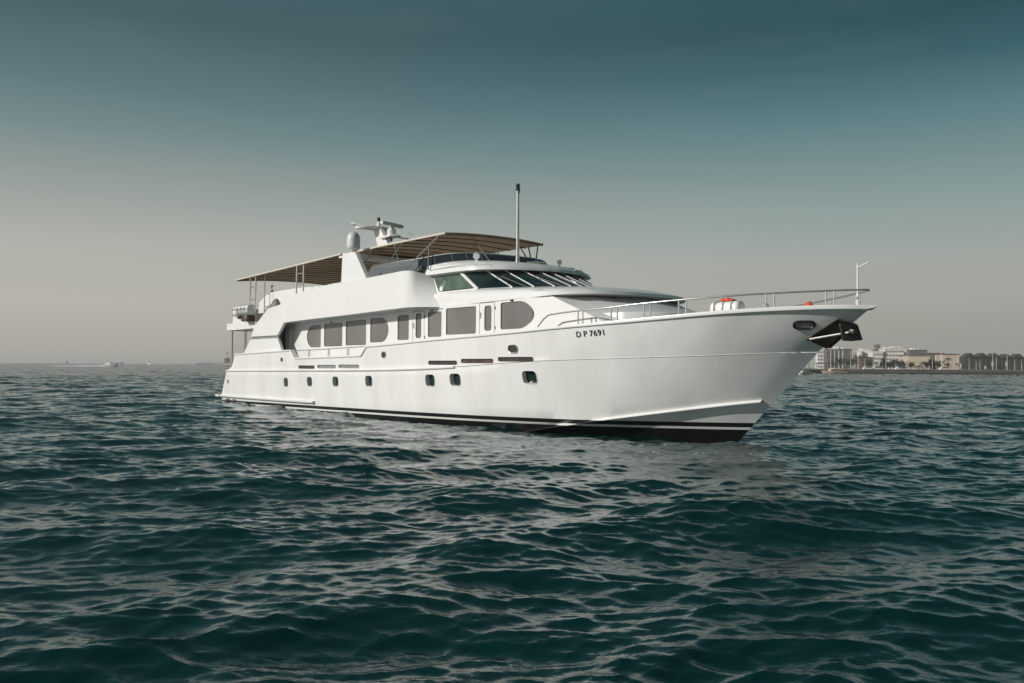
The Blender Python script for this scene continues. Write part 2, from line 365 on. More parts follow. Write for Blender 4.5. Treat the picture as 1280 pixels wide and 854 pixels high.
def water_material():
    m = bpy.data.materials.new('sea_water'); m.use_nodes = True; t = m.node_tree; p = t.nodes['Principled BSDF']; n = t.nodes.new; k = t.links.new
    p.inputs['Base Color'].default_value = (0.0003, 0.0175, 0.0160, 1); p.inputs['Roughness'].default_value = 0.015; p.inputs['IOR'].default_value = 1.8
    tx = n('ShaderNodeTexCoord')
    mp_ = n('ShaderNodeMapping'); mp_.inputs['Scale'].default_value = (1.0, 1.7, 1.0); k(tx.outputs['Object'], mp_.inputs[0])
    a = n('ShaderNodeTexNoise'); a.inputs['Scale'].default_value = 4.0; a.inputs['Detail'].default_value = 5; a.inputs['Roughness'].default_value = 0.62; k(mp_.outputs[0], a.inputs['Vector'])
    b = n('ShaderNodeBump'); b.inputs['Strength'].default_value = 0.17; b.inputs['Distance'].default_value = 0.06; k(a.outputs[0], b.inputs['Height'])
    a2 = n('ShaderNodeTexNoise'); a2.inputs['Scale'].default_value = 0.55; a2.inputs['Detail'].default_value = 4; a2.inputs['Roughness'].default_value = 0.6; k(mp_.outputs[0], a2.inputs['Vector'])
    at = n('ShaderNodeAttribute'); at.attribute_name = 'ripple_share'
    b2 = n('ShaderNodeBump'); b2.inputs['Distance'].default_value = 1.7; k(a2.outputs[0], b2.inputs['Height']); k(at.outputs['Fac'], b2.inputs['Strength']); k(b.outputs[0], b2.inputs['Normal'])
    k(b2.outputs[0], p.inputs['Normal'])
    p.inputs['Specular Tint'].default_value = (0.62, 0.97, 1.0, 1)
    return m
# share of the small-wave slope that the sheet is too coarse to carry far out; the material's ripples take it over
lost = np.clip(1 - 1 / (1 + (Rr / 190.0) ** 2), 0, 1).astype(np.float32)
at_ = me.attributes.new('ripple_share', 'FLOAT', 'POINT'); at_.data.foreach_set('value', lost.ravel())
me.materials.append(water_material())
water = bpy.data.objects.new('water', me); C.objects.link(water); tag(water, kind='structure')
# ---------------------------------------------------------------- the yacht
YL = (-13.56, 51.05, 0.0); YR = R(-52.26)
yacht = empty('yacht', YL, YR, 'large white motor yacht with long taupe awnings over its open top deck', 'yacht')
Y = lambda mb, name, m, parent=None, **k: mb.build(name, m, parent or yacht, **k)
W_ = M['white']

def lerp(a, b, t): return tuple(a[i] + (b[i] - a[i]) * t for i in range(3))
# hull: closed shell with bulwark, cap and deck
def hull_ring(t):
    s = hull_section(t); x, y, z = s[-1]
    pull = 0.7 * max(0, (t - 0.8) / 0.2) ** 2
    drop = 0.45 * (1 - max(0, (t - 0.72) / 0.28)) + 0.04 if t > 0.72 else 0.49
    dz = z - drop if t > 0.45 else 2.2
    half = [(a, -b, c) for a, b, c in s] + [(x - pull * 0.6, -max(y - 0.13, 0), z), (x - pull, -max(y - 0.14, 0), dz)]
    ctr = (x - pull, 0.0, dz + 0.03)
    return half + [ctr] + [(a, -b, c) for a, b, c in half[:0:-1]]
hb = MB(); hb.loft([hull_ring(t) for t in _T], True, True, False)
hull = Y(hb, 'hull', M['hull'], merge=True)
def hull_cutter(x, z, outline, depth):
    """prism following the hull side normal; outline in local (s along hull, z)"""
    y = hull_y(x, z); dydx = (hull_y(x + 0.15, z) - hull_y(x - 0.15, z)) / 0.3; dydz = (hull_y(x, z + 0.1) - hull_y(x, z - 0.1)) / 0.2
    tx_ = Vector((1, -dydx, 0)).normalized(); tz_ = Vector((0, -dydz, 1)).normalized(); nn = tx_.cross(tz_).normalized()
    if nn.y > 0: nn = -nn
    tz_ = nn.cross(tx_) * (1 if nn.cross(tx_).z > 0 else -1)
    c = Vector((x, -y, z))
    return c, tx_, tz_, nn
def hull_patch(mb, x, z, outline, d0, d1, mi=0):
    c, a, b, nn = hull_cutter(x, z, outline, 0); n = len(outline)
    v = [c + a * u + b * w + nn * d0 for u, w in outline] + [c + a * u + b * w + nn * d1 for u, w in outline]
    f = [tuple(range(n - 1, -1, -1)), tuple(range(n, 2 * n))] + [(i, (i + 1) % n, n + (i + 1) % n, n + i) for i in range(n)]
    return mb.add(v, f, mi)
def hull_ringrim(mb, x, z, outline, r, out=0.0):
    c, a, b, nn = hull_cutter(x, z, outline, 0)
    P = [c + a * u + b * w + nn * out for u, w in outline]; mb.tube(P + [P[0]], r, 6, cap=False); return mb
PORTS = [(9.67, 1.25, .5, .44), (12.26, 1.33, .52, .44), (14.8, 1.38, .54, .44), (17.69, 1.45, .56, .44), (22.15, 1.55, .6, .44), (23.66, 1.60, .62, .44), (27.33, 1.73, .62, .44)]
VENTS = [(11.1, 12.79, 1.97), (13.06, 14.86, 2.0), (15.1, 16.91, 2.02), (22.05, 23.83, 2.18), (24.05, 25.78, 2.24), (26.0, 27.62, 2.295)]
cutters = []
for x, z, w, h in PORTS:
    ol = rounded(-w / 2, w / 2, -h / 2, h / 2, 0.15); c_ = MB(); hull_patch(c_, x, z, ol, -0.2, 0.3); cutters.append(c_.build('cutter', M['hull'], None, smooth=0)); cutters[-1].parent = yacht
for xa, xb, z in VENTS:
    ol = rounded(-(xb - xa) / 2, (xb - xa) / 2, -0.075, 0.075, 0.07); c_ = MB(); hull_patch(c_, (xa + xb) / 2, z, ol, -0.12, 0.3); cutters.append(c_.build('cutter', M['hull'], None, smooth=0)); cutters[-1].parent = yacht
cut(hull, cutters)
for x, z, w, h in PORTS:
    p_ = Y(hull_patch(MB(), x, z, rounded(-w / 2 + .004, w / 2 - .004, -h / 2 + .004, h / 2 - .004, 0.146), -0.197, -0.17), 'porthole', M['port'], smooth=20)
    Y(hull_ringrim(MB(), x, z, rounded(-w / 2, w / 2, -h / 2, h / 2, 0.15), 0.012), 'porthole_rim', W_, p_)
for i, (xa, xb, z) in enumerate(VENTS):
    l = xb - xa
    Y(hull_patch(MB(), (xa + xb) / 2, z, rounded(-l / 2 + .004, l / 2 - .004, -.071, .071, .066), -0.115, -0.06), 'vent_slot', M['dark'] if i in (0, 3, 5) else M['rust'] if i == 4 else M['strap'], smooth=20)

# lines along the hull
def along(xs, zf, out, extra=0.0): return [(x, -(hull_y(x, zf(x)) + out), zf(x) + extra) for x in xs]
def ribbon(mb, xs, zf, prof, mi=0):
    """sweep a small (out, up) profile along the hull side, both sides"""
    for s in (1, -1):
        rings = []
        for x in xs:
            z = float(zf(x)); y = hull_y(x, z); rings.append([(x, -s * (y + o), z + u) for o, u in prof])
        mb.loft(rings, True, True, True, mi)
    return mb
rub = MB(); xs_ = list(np.linspace(1.36, 22.6, 60)); ribbon(rub, xs_ + [23.2, 23.7], lambda x: float(zK(x)) , [(-0.03, -0.05), (0.05, -0.035), (0.075, 0.0), (0.05, 0.04), (-0.03, 0.05)])
Y(rub, 'rubbing_strake', W_, smooth=40)
kn = MB(); ribbon(kn, list(np.linspace(23.72, 35.0, 50)), lambda x: float(zK(x)) + 0.012, [(-0.02, -0.012), (0.006, -0.010), (0.007, 0.006), (-0.02, 0.010)]); Y(kn, 'knuckle_shade_line', M['rubber'])  # near-black strip stands in for the shade of a groove along the knuckle
zch = hermite([(25.5, -0.12), (25.94, -0.07), (27.77, 0.23), (29.27, 0.47), (30.48, 0.67), (32.22, 0.95), (33.24, 1.11), (33.75, 1.18)])
spr = MB(); ribbon(spr, list(np.linspace(25.5, 33.72, 44)), lambda x: float(zch(x)), [(-0.04, 0.05), (0.0, 0.05), (0.10, -0.025), (0.10, -0.05), (-0.04, -0.02)])
Y(spr, 'spray_rail', M['hull'], smooth=25)
cap = MB()
CAPX = [x for x in list(np.linspace(2.66, 36.4, 90)) + [36.6, 36.75] if not (10.0 < x < 10.9 or 16.95 < x < 17.7)] + [10.2, 10.27, 10.71, 10.78, 17.02, 17.1, 17.54, 17.62]
CAPX = sorted(CAPX)
def cap_ring(x, s):
    z = zS(x); y = float(yS(x)); th_ = 0.045 + 0.03 * max(0, (x - 28) / 9); o = 0.034
    a = max(y + o, 0.03); b = max(y - 0.17, 0.0)
    return [(x, s * a, z - th_), (x, s * (a + 0.015), z - th_ * 0.3), (x, s * a, z + 0.03), (x, s * b, z + 0.035), (x, s * b, z - 0.02)]
for s in (-1, 1): cap.loft([cap_ring(x, s) for x in CAPX] + [[(36.92, s * 0.02, zS(36.8) + q_) for q_ in (-0.03, -0.015, 0.02, 0.025, -0.02)]], True, True, True)
cap.box(2.6, 2.75, -3.5, 3.5, 2.55, 2.63)
Y(cap, 'cap_rail', W_, smooth=40)
# stern platform and side fender ledge
pl = MB(); pl.plan([(-0.5, -3.3), (-0.42, -3.5), (0.5, -3.62), (0.5, 3.62), (-0.42, 3.5), (-0.5, 3.3)], 0.285, 0.40)
Y(pl, 'swim_platform', W_, bevel=0.02)
fl = MB(); ribbon(fl, list(np.linspace(0.4, 12.4, 34)) + [12.6, 12.72], lambda x: 0.345 + 0.0075 * x, [(-0.05, -0.055), (0.13, -0.05), (0.15, 0.0), (0.12, 0.05), (-0.05, 0.055)]); Y(fl, 'fender_ledge', W_, smooth=40)
for x in (1.75, 2.75): Y(MB().tube([(x, -3.35, 0.17), (x, -3.66, 0.15)], 0.07, 12), 'exhaust_pipe', M['steel'])
# fairleads
for x, z, w, h in [(9.22, 2.31, .22, .17), (1.62, 1.14, .16, .16), (18.91, 2.48, .3, .22), (26.77, 2.62, .42, .24)]:
    ol = rounded(-w / 2, w / 2, -h / 2, h / 2, min(w, h) / 2 * .95)
    f_ = Y(hull_ringrim(MB(), x, z, ol, 0.026, 0.006), 'fairlead', M['steel'], smooth=60); Y(hull_patch(MB(), x, z, ol, -0.02, 0.008), 'opening', M['dark'], f_, smooth=20)
ol = rounded(-.25, .25, -.11, .11, .105)
f_ = Y(hull_ringrim(MB(), 35.41, 3.19, ol, 0.035, 0.01), 'fairlead', M['darksteel'], smooth=60); Y(hull_patch(MB(), 35.41, 3.19, ol, -0.02, 0.012), 'opening', M['palegrey'], f_, smooth=20)
# anchor in its pocket, both bows share the pocket frame
def bow_pt(x, z, out): return Vector((x, -(hull_y(x, z) + out), z))
pk = MB()
A_, B_, D_ = bow_pt(35.32, 2.84, 0.02), bow_pt(36.1, 3.31, 0.03), Vector((35.56, 0.0, 2.62))
E_ = Vector((36.34, -0.03, 3.2))
inn = [p + Vector((-0.05, 0.25, -0.02)) for p in (A_, B_, E_, D_)]
outr = [A_, B_, E_, D_]
pk.loft([[tuple(p + Vector((0.02, -0.035, 0))) for p in outr], [tuple(p) for p in inn]], True, True, True)
pk.loft([[tuple(p + Vector((0.03, -0.05, 0))) for p in outr], [tuple((p - (A_ + B_ + E_ + D_) / 4) * 1.10 + (A_ + B_ + E_ + D_) / 4 + Vector((0.0, 0.02, 0))) for p in outr]], True)
pocket = Y(pk, 'anchor_pocket', M['rust'], smooth=0)
an = MB()
an.tube([A_ + Vector((0.12, -0.10, -0.02)), (B_ + E_) / 2 + Vector((0.2, -0.18, -0.28))], 0.035, 8)
anchor = an.build('anchor', M['steel'], pocket)
fk = MB(); o_ = Vector((36.32, -0.22, 3.0))
fk.loft([[tuple(o_ + Vector(p)) for p in r] for r in ([(-0.12, -0.28, 0.2), (-0.06, -0.3, 0.21), (0.04, -0.3, -0.22), (-0.02, -0.28, -0.23)],
     [(0.0, -0.02, 0.17), (0.06, -0.02, 0.18), (0.14, -0.02, -0.23), (0.08, 0.0, -0.24)],
     [(0.06, 0.22, 0.2), (0.12, 0.22, 0.2), (0.26, 0.22, -0.2), (0.2, 0.24, -0.21)])], True, True, True)
fk.box(36.2, 36.5, -0.3, -0.14, 2.93, 3.06)
fk.build('fluke', M['darksteel'], anchor, bevel=0.015)
# registration lettering wrapped on the bow
cu = bpy.data.curves.new('registration_lettering', 'FONT'); cu.body = 'D P 7691'; cu.size = 0.235; cu.extrude = 0.0; cu.space_character = 1.12; cu.space_word = 0.75; cu.offset = 0.003
to = bpy.data.objects.new('registration_lettering', cu); C.objects.link(to); bpy.context.view_layer.update()
lm = bpy.data.meshes.new_from_object(to.evaluated_get(bpy.context.evaluated_depsgraph_get())); bpy.data.objects.remove(to)
bm = bmesh.new(); bm.from_mesh(lm); bmesh.ops.triangulate(bm, faces=bm.faces[:]); bmesh.ops.subdivide_edges(bm, edges=[e for e in bm.edges if e.calc_length() > 0.08], cuts=2)
wtx = max(v.co.x for v in bm.verts)
for v in bm.verts:
    s_ = v.co.x / wtx; h_ = v.co.y
    x = 29.42 + 0.97 * s_; z = 2.94 + 0.045 * s_ + h_
    v.co = (x, -(hull_y(x, z) + 0.012), z)
ext = bmesh.ops.extrude_face_region(bm, geom=bm.faces[:]); 
for v in [g for g in ext['geom'] if isinstance(g, bmesh.types.BMVert)]: v.co.y -= 0.004
bmesh.ops.recalc_face_normals(bm, faces=bm.faces); bm.to_mesh(lm); bm.free(); lm.materials.append(M['letter'])
lo = bpy.data.objects.new('registration_lettering', lm); C.objects.link(lo); lo.parent = yacht; lo['label'] = 'registration D P 7691 in small black capitals on the bow'

# ---- main deck house
dh = MB()
def ring(pts, n=5): 
    half = crv(pts, n); return half + [(x, -y, z) for x, y, z in half[::-1] if abs(y) > 1e-6]
DB = [(7.6, -2.85, 2.2), (15, -2.85, 2.2), (22.0, -2.85, 2.2), (22.06, -3.1, 2.2), (24, -3.1, 2.2), (27.0, -3.1, 2.6), (30.6, -2.66, 3.05), (31.3, -1.9, 3.12), (31.75, 0, 3.18)]
DM = [(7.6, -2.85, 3.4), (15, -2.85, 3.4), (22.0, -2.85, 3.4), (22.06, -3.1, 3.4), (24, -3.1, 3.4), (27.0, -3.1, 3.4), (29.85, -2.74, 3.48), (30.55, -1.9, 3.55), (31.0, 0, 3.6)]
DT = [(7.6, -2.85, 4.24), (15, -2.85, 4.24), (22.0, -2.85, 4.25), (22.06, -3.1, 4.25), (24, -3.1, 4.26), (27.0, -3.1, 4.27), (27.85, -2.9, 4.28), (28.35, -1.9, 4.30), (28.75, 0, 4.31)]
dh.loft([ring(DB, 1), ring(DM, 1), ring(DT, 1)], True, True, True)
house = Y(dh, 'deckhouse', W_, smooth=16)
WINS = [(10.12, 11.56, 2.89, 3.89, .62, None, 2.85), (11.94, 13.7, 2.91, 3.92, None, None, 2.85), (14.06, 15.86, 2.93, 3.97, None, None, 2.85), (16.25, 17.73, 3.02, 4.0, None, .6, 2.85),
        (18.47, 19.29, 3.08, 4.03, None, None, 2.85), (19.82, 20.2, 3.13, 4.06, None, None, 2.85), (20.7, 21.6, 3.15, 4.07, None, None, 2.85), (22.3, 24.13, 3.19, 4.12, None, None, 3.1),
        (24.64, 25.02, 3.27, 4.10, None, None, 3.1), (25.55, 27.2, 3.29, 4.16, None, .72, 3.1)]
cutters = []
for x0, x1, z0, z1, l, r, w in WINS:
    c_ = MB().prism(rounded(x0, x1, z0, z1, 0.07 if x1 - x0 > .5 else .1, l, r, 8), -w - .2, -w + .035); cutters.append(c_.build('cutter', W_, None, smooth=0)); cutters[-1].parent = yacht
cut(house, cutters)
for i, (x0, x1, z0, z1, l, r, w) in enumerate(WINS):
    e = 0.006
    w_ = Y(MB().prism(rounded(x0 + e, x1 - e, z0 + e, z1 - e, 0.064 if x1 - x0 > .5 else .09, l and l - e, r and r - e, 8), -w + .022, -w + .033), 'window', M['screen'], smooth=20)
    ol = rounded(x0, x1, z0, z1, 0.07 if x1 - x0 > .5 else .1, l, r, 8)
    t_ = MB(); P = [(p[0], -w, p[1]) for p in ol]; t_.tube(P + [P[0]], 0.011, 6, cap=False); Y(t_, 'window_trim', M['strap'], w_)
# side doors: seams, hinges, handles; small lamps above
for x0, x1, z0, z1, w in [(19.6, 20.42, 2.75, 4.14, 2.85), (24.35, 25.2, 2.95, 4.21, 3.1)]:
    d2 = MB(); P = [(p[0], -w, p[1]) for p in rounded(x0, x1, z0, z1, .05)]; d2.tube(P + [P[0]], 0.010, 5, cap=False)
    for k in (z0 + .35, z1 - .25): d2.box(x1 + .02, x1 + .06, -w - .025, -w, k, k + .1)
    dd = Y(d2, 'side_door', M['seam']); Y(MB().box(x0 + .05, x0 + .09, -w - .05, -w, z0 + .75, z0 + .95), 'handle', M['steel'], dd)
for x, z, w in [(20.9, 4.13, 2.85), (26.1, 4.215, 3.1), (12.6, 4.0, 2.85)]: Y(MB().box(x, x + .12, -w - .05, -w, z - .03, z + .015), 'deck_lamp', M['darksteel'])
# foredeck seat pad and hatch
sp = MB(); sp.plan([(29.0, -2.5), (30.4, -2.3), (31.05, -1.7), (31.3, -1.0), (31.35, 0), (31.3, 1.0), (31.05, 1.7), (30.4, 2.3), (29, 2.5)], 3.0, 3.70); Y(sp, 'foredeck_seat', W_, bevel=0.07)
# aft house front, door and pillar seen behind the fashion plate
Y(MB().box(7.5, 7.59, -3.49, -2.6, 2.2, 4.05), 'aft_screen', M['aftscreen'])
Y(MB().box(7.75, 8.25, -2.9, -2.852, 2.3, 3.78), 'aft_pillar', W_)

# ---- bridge deck sides: fashion plate and long fascia
for s in (-1, 1):
    fp = MB(); a, b = (-3.64, -3.5) if s < 0 else (3.5, 3.64)
    fp.prism([(4.18, 2.66), (5.04, 3.34), (8.52, 3.34), (9.1, 2.66)], a, b)
    Y(fp, 'fashion_plate', W_, smooth=0, bevel=0.015)
    Y(MB().prism([(5.0, 3.345), (5.12, 3.465), (8.5, 3.465), (8.47, 3.345)], a + (.07 if s < 0 else 0), b - (0 if s < 0 else .07)), 'plate_groove', M['strap'], smooth=0)
    fs = MB()
    fs.prism([(5.11, 3.47), (5.62, 4.02), (7.28, 4.81), (8.95, 4.96), (9.27, 5.24), (11.5, 5.42), (14.0, 5.55), (17.4, 5.57), (19.5, 5.61), (19.5, 4.215), (16, 4.15), (12, 4.10), (9.26, 4.05), (8.52, 3.47)], a, b)
    Y(fs, 'bridge_fascia', W_, smooth=0, bevel=0.02)
    # wing: wraps inboard to the wheelhouse
    path_b = crv([(19.5, -3.64, 4.215), (20.2, -3.64, 4.235), (20.58, -3.52, 4.24), (20.95, -3.34, 4.24), (21.62, -2.9, 4.22), (21.75, -2.78, 4.22)], 6)
    path_t = crv([(19.5, -3.64, 5.61), (20.2, -3.64, 5.615), (20.54, -3.52, 5.60), (20.68, -3.25, 5.55), (20.76, -2.85, 5.47), (20.78, -2.7, 5.45)], 6)
    wg = MB(); off = lambda P, d, dx: [(x - dx, y + d, z) for x, y, z in P]
    lv = [[lerp(p, q_, k / 6) for p, q_ in zip(path_b, path_t)] for k in range(7)]
    rings = lv + [off(r_, .15, .1) for r_ in lv[::-1]]
    rings = [[(x, y * (1 if s < 0 else -1), z) for x, y, z in r] for r in rings]
    wg.loft([list(q_) for q_ in zip(*rings)], True, True, True)
    Y(wg, 'bridge_wing', W_, smooth=40)
    # radar arch legs
    al = MB(); dy = [0, 0, .28, .28]
    al.prism([(15.0, 5.5), (17.28, 5.5), (15.68, 6.80), (14.54, 6.85)], -3.6 if s < 0 else 3.6, -3.38 if s < 0 else 3.38, dy=[d * -s * 1 for d in dy])
    Y(al, 'radar_arch', W_, smooth=0, bevel=0.03)
# decks and slabs
Y(MB().prism([(1.0, 3.95), (5, 4.0), (9.2, 4.07), (16, 4.17), (19.5, 4.235), (20.35, 4.25), (20.35, 4.28), (9.2, 4.24), (1.0, 4.24)], -3.39, 3.39), 'upper_deck', W_, smooth=0)
Y(MB().plan([(0.85, -3.25), (1.1, -3.42), (5.5, -3.52), (5.5, -3.3), (1.3, -3.2), (1.3, 3.2), (5.5, 3.3), (5.5, 3.52), (1.1, 3.42), (0.85, 3.25)], 3.9, 4.28), 'aft_deck_edge', W_, smooth=0, bevel=0.02)
ab = MB(); ab.box(1.9, 4.9, -3.4, -3.28, 4.245, 5.12); ab.box(1.9, 2.02, -3.279, 3.279, 4.245, 5.1); ab.box(1.9, 4.9, 3.28, 3.4, 4.245, 5.12)
Y(ab, 'aft_bulwark', W_, smooth=0, bevel=0.015)
for x, y in [(1.6, -3.3), (3.15, -3.2), (3.3, -3.2), (1.6, 3.3), (3.2, 3.2)]: Y(MB().tube([(x, y, 2.0 if x < 2 else 2.3), (x, y, 3.905)], 0.045, 10), 'deck_post', M['steel'])
Y(MB().prism([(3.3, 4.245), (11.5, 4.245), (11.5, 5.74), (10.9, 5.76), (8.2, 5.83), (4.8, 5.81), (3.57, 5.37)], -2.6, -2.0), 'deck_locker', W_, smooth=0, bevel=0.03)

# ---- brow below the wheelhouse windows
sk0 = [(21.3, -2.65, 4.17), (24, -2.98, 4.22), (26.6, -2.95, 4.24), (27.9, -2.72, 4.27), (28.5, -2.2, 4.29), (28.8, -1.5, 4.3), (28.95, -.8, 4.3), (28.97, 0, 4.3)]
sk1 = [(21.5, -2.9, 4.165), (24, -3.12, 4.22), (26.8, -3.1, 4.25), (28.1, -2.9, 4.29), (28.75, -2.35, 4.315), (29.05, -1.6, 4.325), (29.2, -.8, 4.33), (29.22, 0, 4.33)]
sk2 = [(21.3, -2.9, 4.45), (24, -3.14, 4.46), (26.7, -3.08, 4.44), (28.0, -2.84, 4.42), (28.68, -2.3, 4.42), (29.0, -1.57, 4.43), (29.14, -.78, 4.43), (29.16, 0, 4.43)]
sk3 = [(21.1, -2.95, 4.70), (24, -2.98, 4.69), (25.2, -2.8, 4.67), (26.0, -2.35, 4.68), (26.6, -1.78, 4.70), (26.9, -1.2, 4.73), (27.1, -0.6, 4.75), (27.15, 0, 4.76)]
sk4 = [(21.1, -2.9, 4.735), (23.8, -2.85, 4.73), (24.75, -2.6, 4.73), (25.4, -2.1, 4.745), (25.8, -1.55, 4.765), (26.1, -1.0, 4.79), (26.27, -0.45, 4.805), (26.3, 0, 4.81)]
sk25 = [(21.2, -2.96, 4.6), (24, -3.08, 4.59), (26.3, -3.0, 4.57), (27.4, -2.7, 4.56), (28.05, -2.15, 4.57), (28.4, -1.5, 4.58), (28.55, -.78, 4.59), (28.58, 0, 4.59)]
bw = MB(); bw.loft([ring(r) for r in (sk0, sk1, sk2, sk25, sk3, sk4)], True, True, True); Y(bw, 'brow', W_, smooth=38)
Y(MB().tube([(28.75, -1.0, 4.32), (28.75, -1.0, 4.2)], 0.04, 8).box(28.7, 28.82, -1.08, -.92, 4.14, 4.2), 'deck_lamp', M['strap'])
# ---- wheelhouse: white shell with raked panes
wb = [(21.15, -2.84, 4.74), (23.7, -2.75, 4.735), (24.6, -2.45, 4.74), (25.2, -2.0, 4.755), (25.6, -1.5, 4.775), (25.9, -0.95, 4.80), (26.07, -0.4, 4.815), (26.1, 0, 4.82)]
wt = [(20.6, -2.72, 5.44), (22.5, -2.66, 5.44), (23.2, -2.45, 5.445), (23.7, -2.1, 5.45), (24.0, -1.6, 5.46), (24.2, -1.05, 5.47), (24.32, -0.45, 5.475), (24.35, 0, 5.475)]
wh = MB(); wh.loft([ring(wb), ring(wt)], True, True, True); Y(wh, 'wheelhouse', W_, smooth=38)
half_b, half_t = crv(wb, 8), crv(wt, 8)
def band(u):       # u in span units from the aft end, negative y side; u>7 mirrors to port
    m_ = u > 7; v_ = 14 - u if m_ else u; i = min(int(v_ * 8), 55); f = v_ * 8 - i
    b_, t_ = lerp(half_b[i], half_b[i + 1], f), lerp(half_t[i], half_t[i + 1], f)
    if m_: b_, t_ = (b_[0], -b_[1], b_[2]), (t_[0], -t_[1], t_[2])
    return b_, t_
def outw(b_, t_, u):
    b2, t2 = band(min(u + .05, 13.9)); b1, _ = band(max(u - .05, .02))
    return (Vector(b2) - Vector(b1)).cross(Vector(t_) - Vector(b_)).normalized()
PANES = [(0.12, 0.98, 0.10, 0.90), (1.10, 2.56, 0.05, 0.93), (2.66, 3.66, 0.03, 0.93), (3.76, 4.78, 0.03, 0.93), (4.88, 5.8, 0.03, 0.93), (5.9, 6.92, 0.03, 0.93), (7.08, 8.1, 0.03, 0.93), (8.2, 9.12, 0.03, 0.93), (9.22, 10.24, 0.03, .93), (10.34, 11.34, .03, .93), (11.44, 12.9, .05, .93), (13.02, 13.88, .10, .90)]
for i, (u0, u1, f0, f1) in enumerate(PANES):
    us = np.linspace(u0, u1, 7); rings = []
    for u in us:
        b_, t_ = band(u); n_ = outw(b_, t_, u)
        if n_.y * b_[1] < 0 and abs(b_[1]) > .3: n_ = -n_
        if abs(b_[1]) <= .3 and n_.x < 0: n_ = -n_
        lo_, hi_ = Vector(lerp(b_, t_, f0)), Vector(lerp(b_, t_, f1))
        rings.append([lo_ - n_ * .02, hi_ - n_ * .02, hi_ + n_ * .012, lo_ + n_ * .012])
    g_ = Y(MB().loft(rings, True, True, True), 'windscreen_pane', M['glassgreen'] if i in (0,) else M['glass'], smooth=30)
    P = [(r[2] * .5 + r[3] * .5) for r in rings]
    e_ = MB(); loop = [r[3] for r in rings] + [r[2] for r in rings[::-1]]; e_.tube(loop + [loop[0]], 0.014, 5, cap=False); Y(e_, 'gasket', M['rubber'], g_)
for u in (1.04, 2.61, 3.71, 4.83, 5.85, 7.0, 8.15, 9.17, 10.29, 11.39, 12.96):
    b_, t_ = band(u); n_ = outw(b_, t_, u); c_ = Vector(b_) + Vector(t_)
    if n_.dot(Vector((c_.x / 2 - 22, c_.y / 2, 0))) < 0: n_ = -n_
    Y(MB().tube([Vector(b_) + n_ * .012, Vector(lerp(b_, t_, .97)) + n_ * .012], .032 if u not in (1.04, 12.96) else .06, 8), 'mullion', W_)
for u in (5.3, 3.3): 
    b_, t_ = band(u); p0 = Vector(b_) + Vector((.12, -.05, .0)); p1 = Vector(lerp(b_, t_, .55)) + Vector((.06, -.45, .03)); Y(MB().tube([p0, p1], .012, 5).tube([p1 + Vector((-.1, .3, .08)), p1 + Vector((.12, -.3, -.1))], .012, 5), 'wiper', M['strap'])
# ---- wheelhouse roof
r0 = [(20.6, -2.7, 5.41), (22.6, -2.65, 5.41), (23.45, -2.4, 5.41), (23.9, -1.9, 5.42), (24.1, -1.3, 5.43), (24.22, -.65, 5.44), (24.25, -.3, 5.44), (24.25, 0, 5.44)]
r1 = [(20.5, -2.95, 5.45), (22.8, -2.88, 5.45), (23.7, -2.62, 5.45), (24.2, -2.05, 5.455), (24.45, -1.4, 5.465), (24.58, -.7, 5.475), (24.62, -.3, 5.48), (24.62, 0, 5.48)]
r2 = [(20.5, -2.96, 5.57), (22.75, -2.88, 5.56), (23.65, -2.61, 5.555), (24.15, -2.04, 5.555), (24.4, -1.39, 5.56), (24.53, -.7, 5.565), (24.57, -.3, 5.57), (24.57, 0, 5.57)]
r25 = [(20.45, -2.92, 5.70), (22.3, -2.78, 5.74), (23.3, -2.42, 5.76), (23.8, -1.9, 5.765), (24.05, -1.3, 5.77), (24.15, -.65, 5.77), (24.2, -.3, 5.77), (24.2, 0, 5.77)]
r3 = [(20.4, -2.86, 5.80), (21.6, -2.66, 5.89), (22.4, -2.25, 5.92), (22.85, -1.75, 5.92), (23.1, -1.2, 5.915), (23.25, -.65, 5.91), (23.3, -.3, 5.91), (23.32, 0, 5.91)]
r4 = [(20.4, -2.65, 5.82), (21.4, -2.45, 5.91), (22.1, -2.05, 5.94), (22.5, -1.6, 5.94), (22.75, -1.1, 5.93), (22.9, -.6, 5.93), (22.95, -.3, 5.93), (22.97, 0, 5.93)]
rf = MB(); rf.loft([ring(r) for r in (r0, r1, r2, r25, r3, r4)], True, True, True); Y(rf, 'wheelhouse_roof', W_, smooth=40)
gr = MB(); gp = crv([(20.9, -2.93, 5.62), (22.5, -2.87, 5.64), (23.4, -2.6, 5.63), (23.9, -2.25, 5.61)], 6); gr.tube(gp, .018, 6); Y(gr, 'roof_handrail', M['steel'])
Y(MB().tube(crv([(24.3, 1.2, 5.62), (24.45, 1.25, 5.69), (24.6, 1.3, 5.62), (24.62, 1.35, 5.52), (24.45, 1.4, 5.47)], 4), .02, 6), 'roof_handrail', M['steel'])
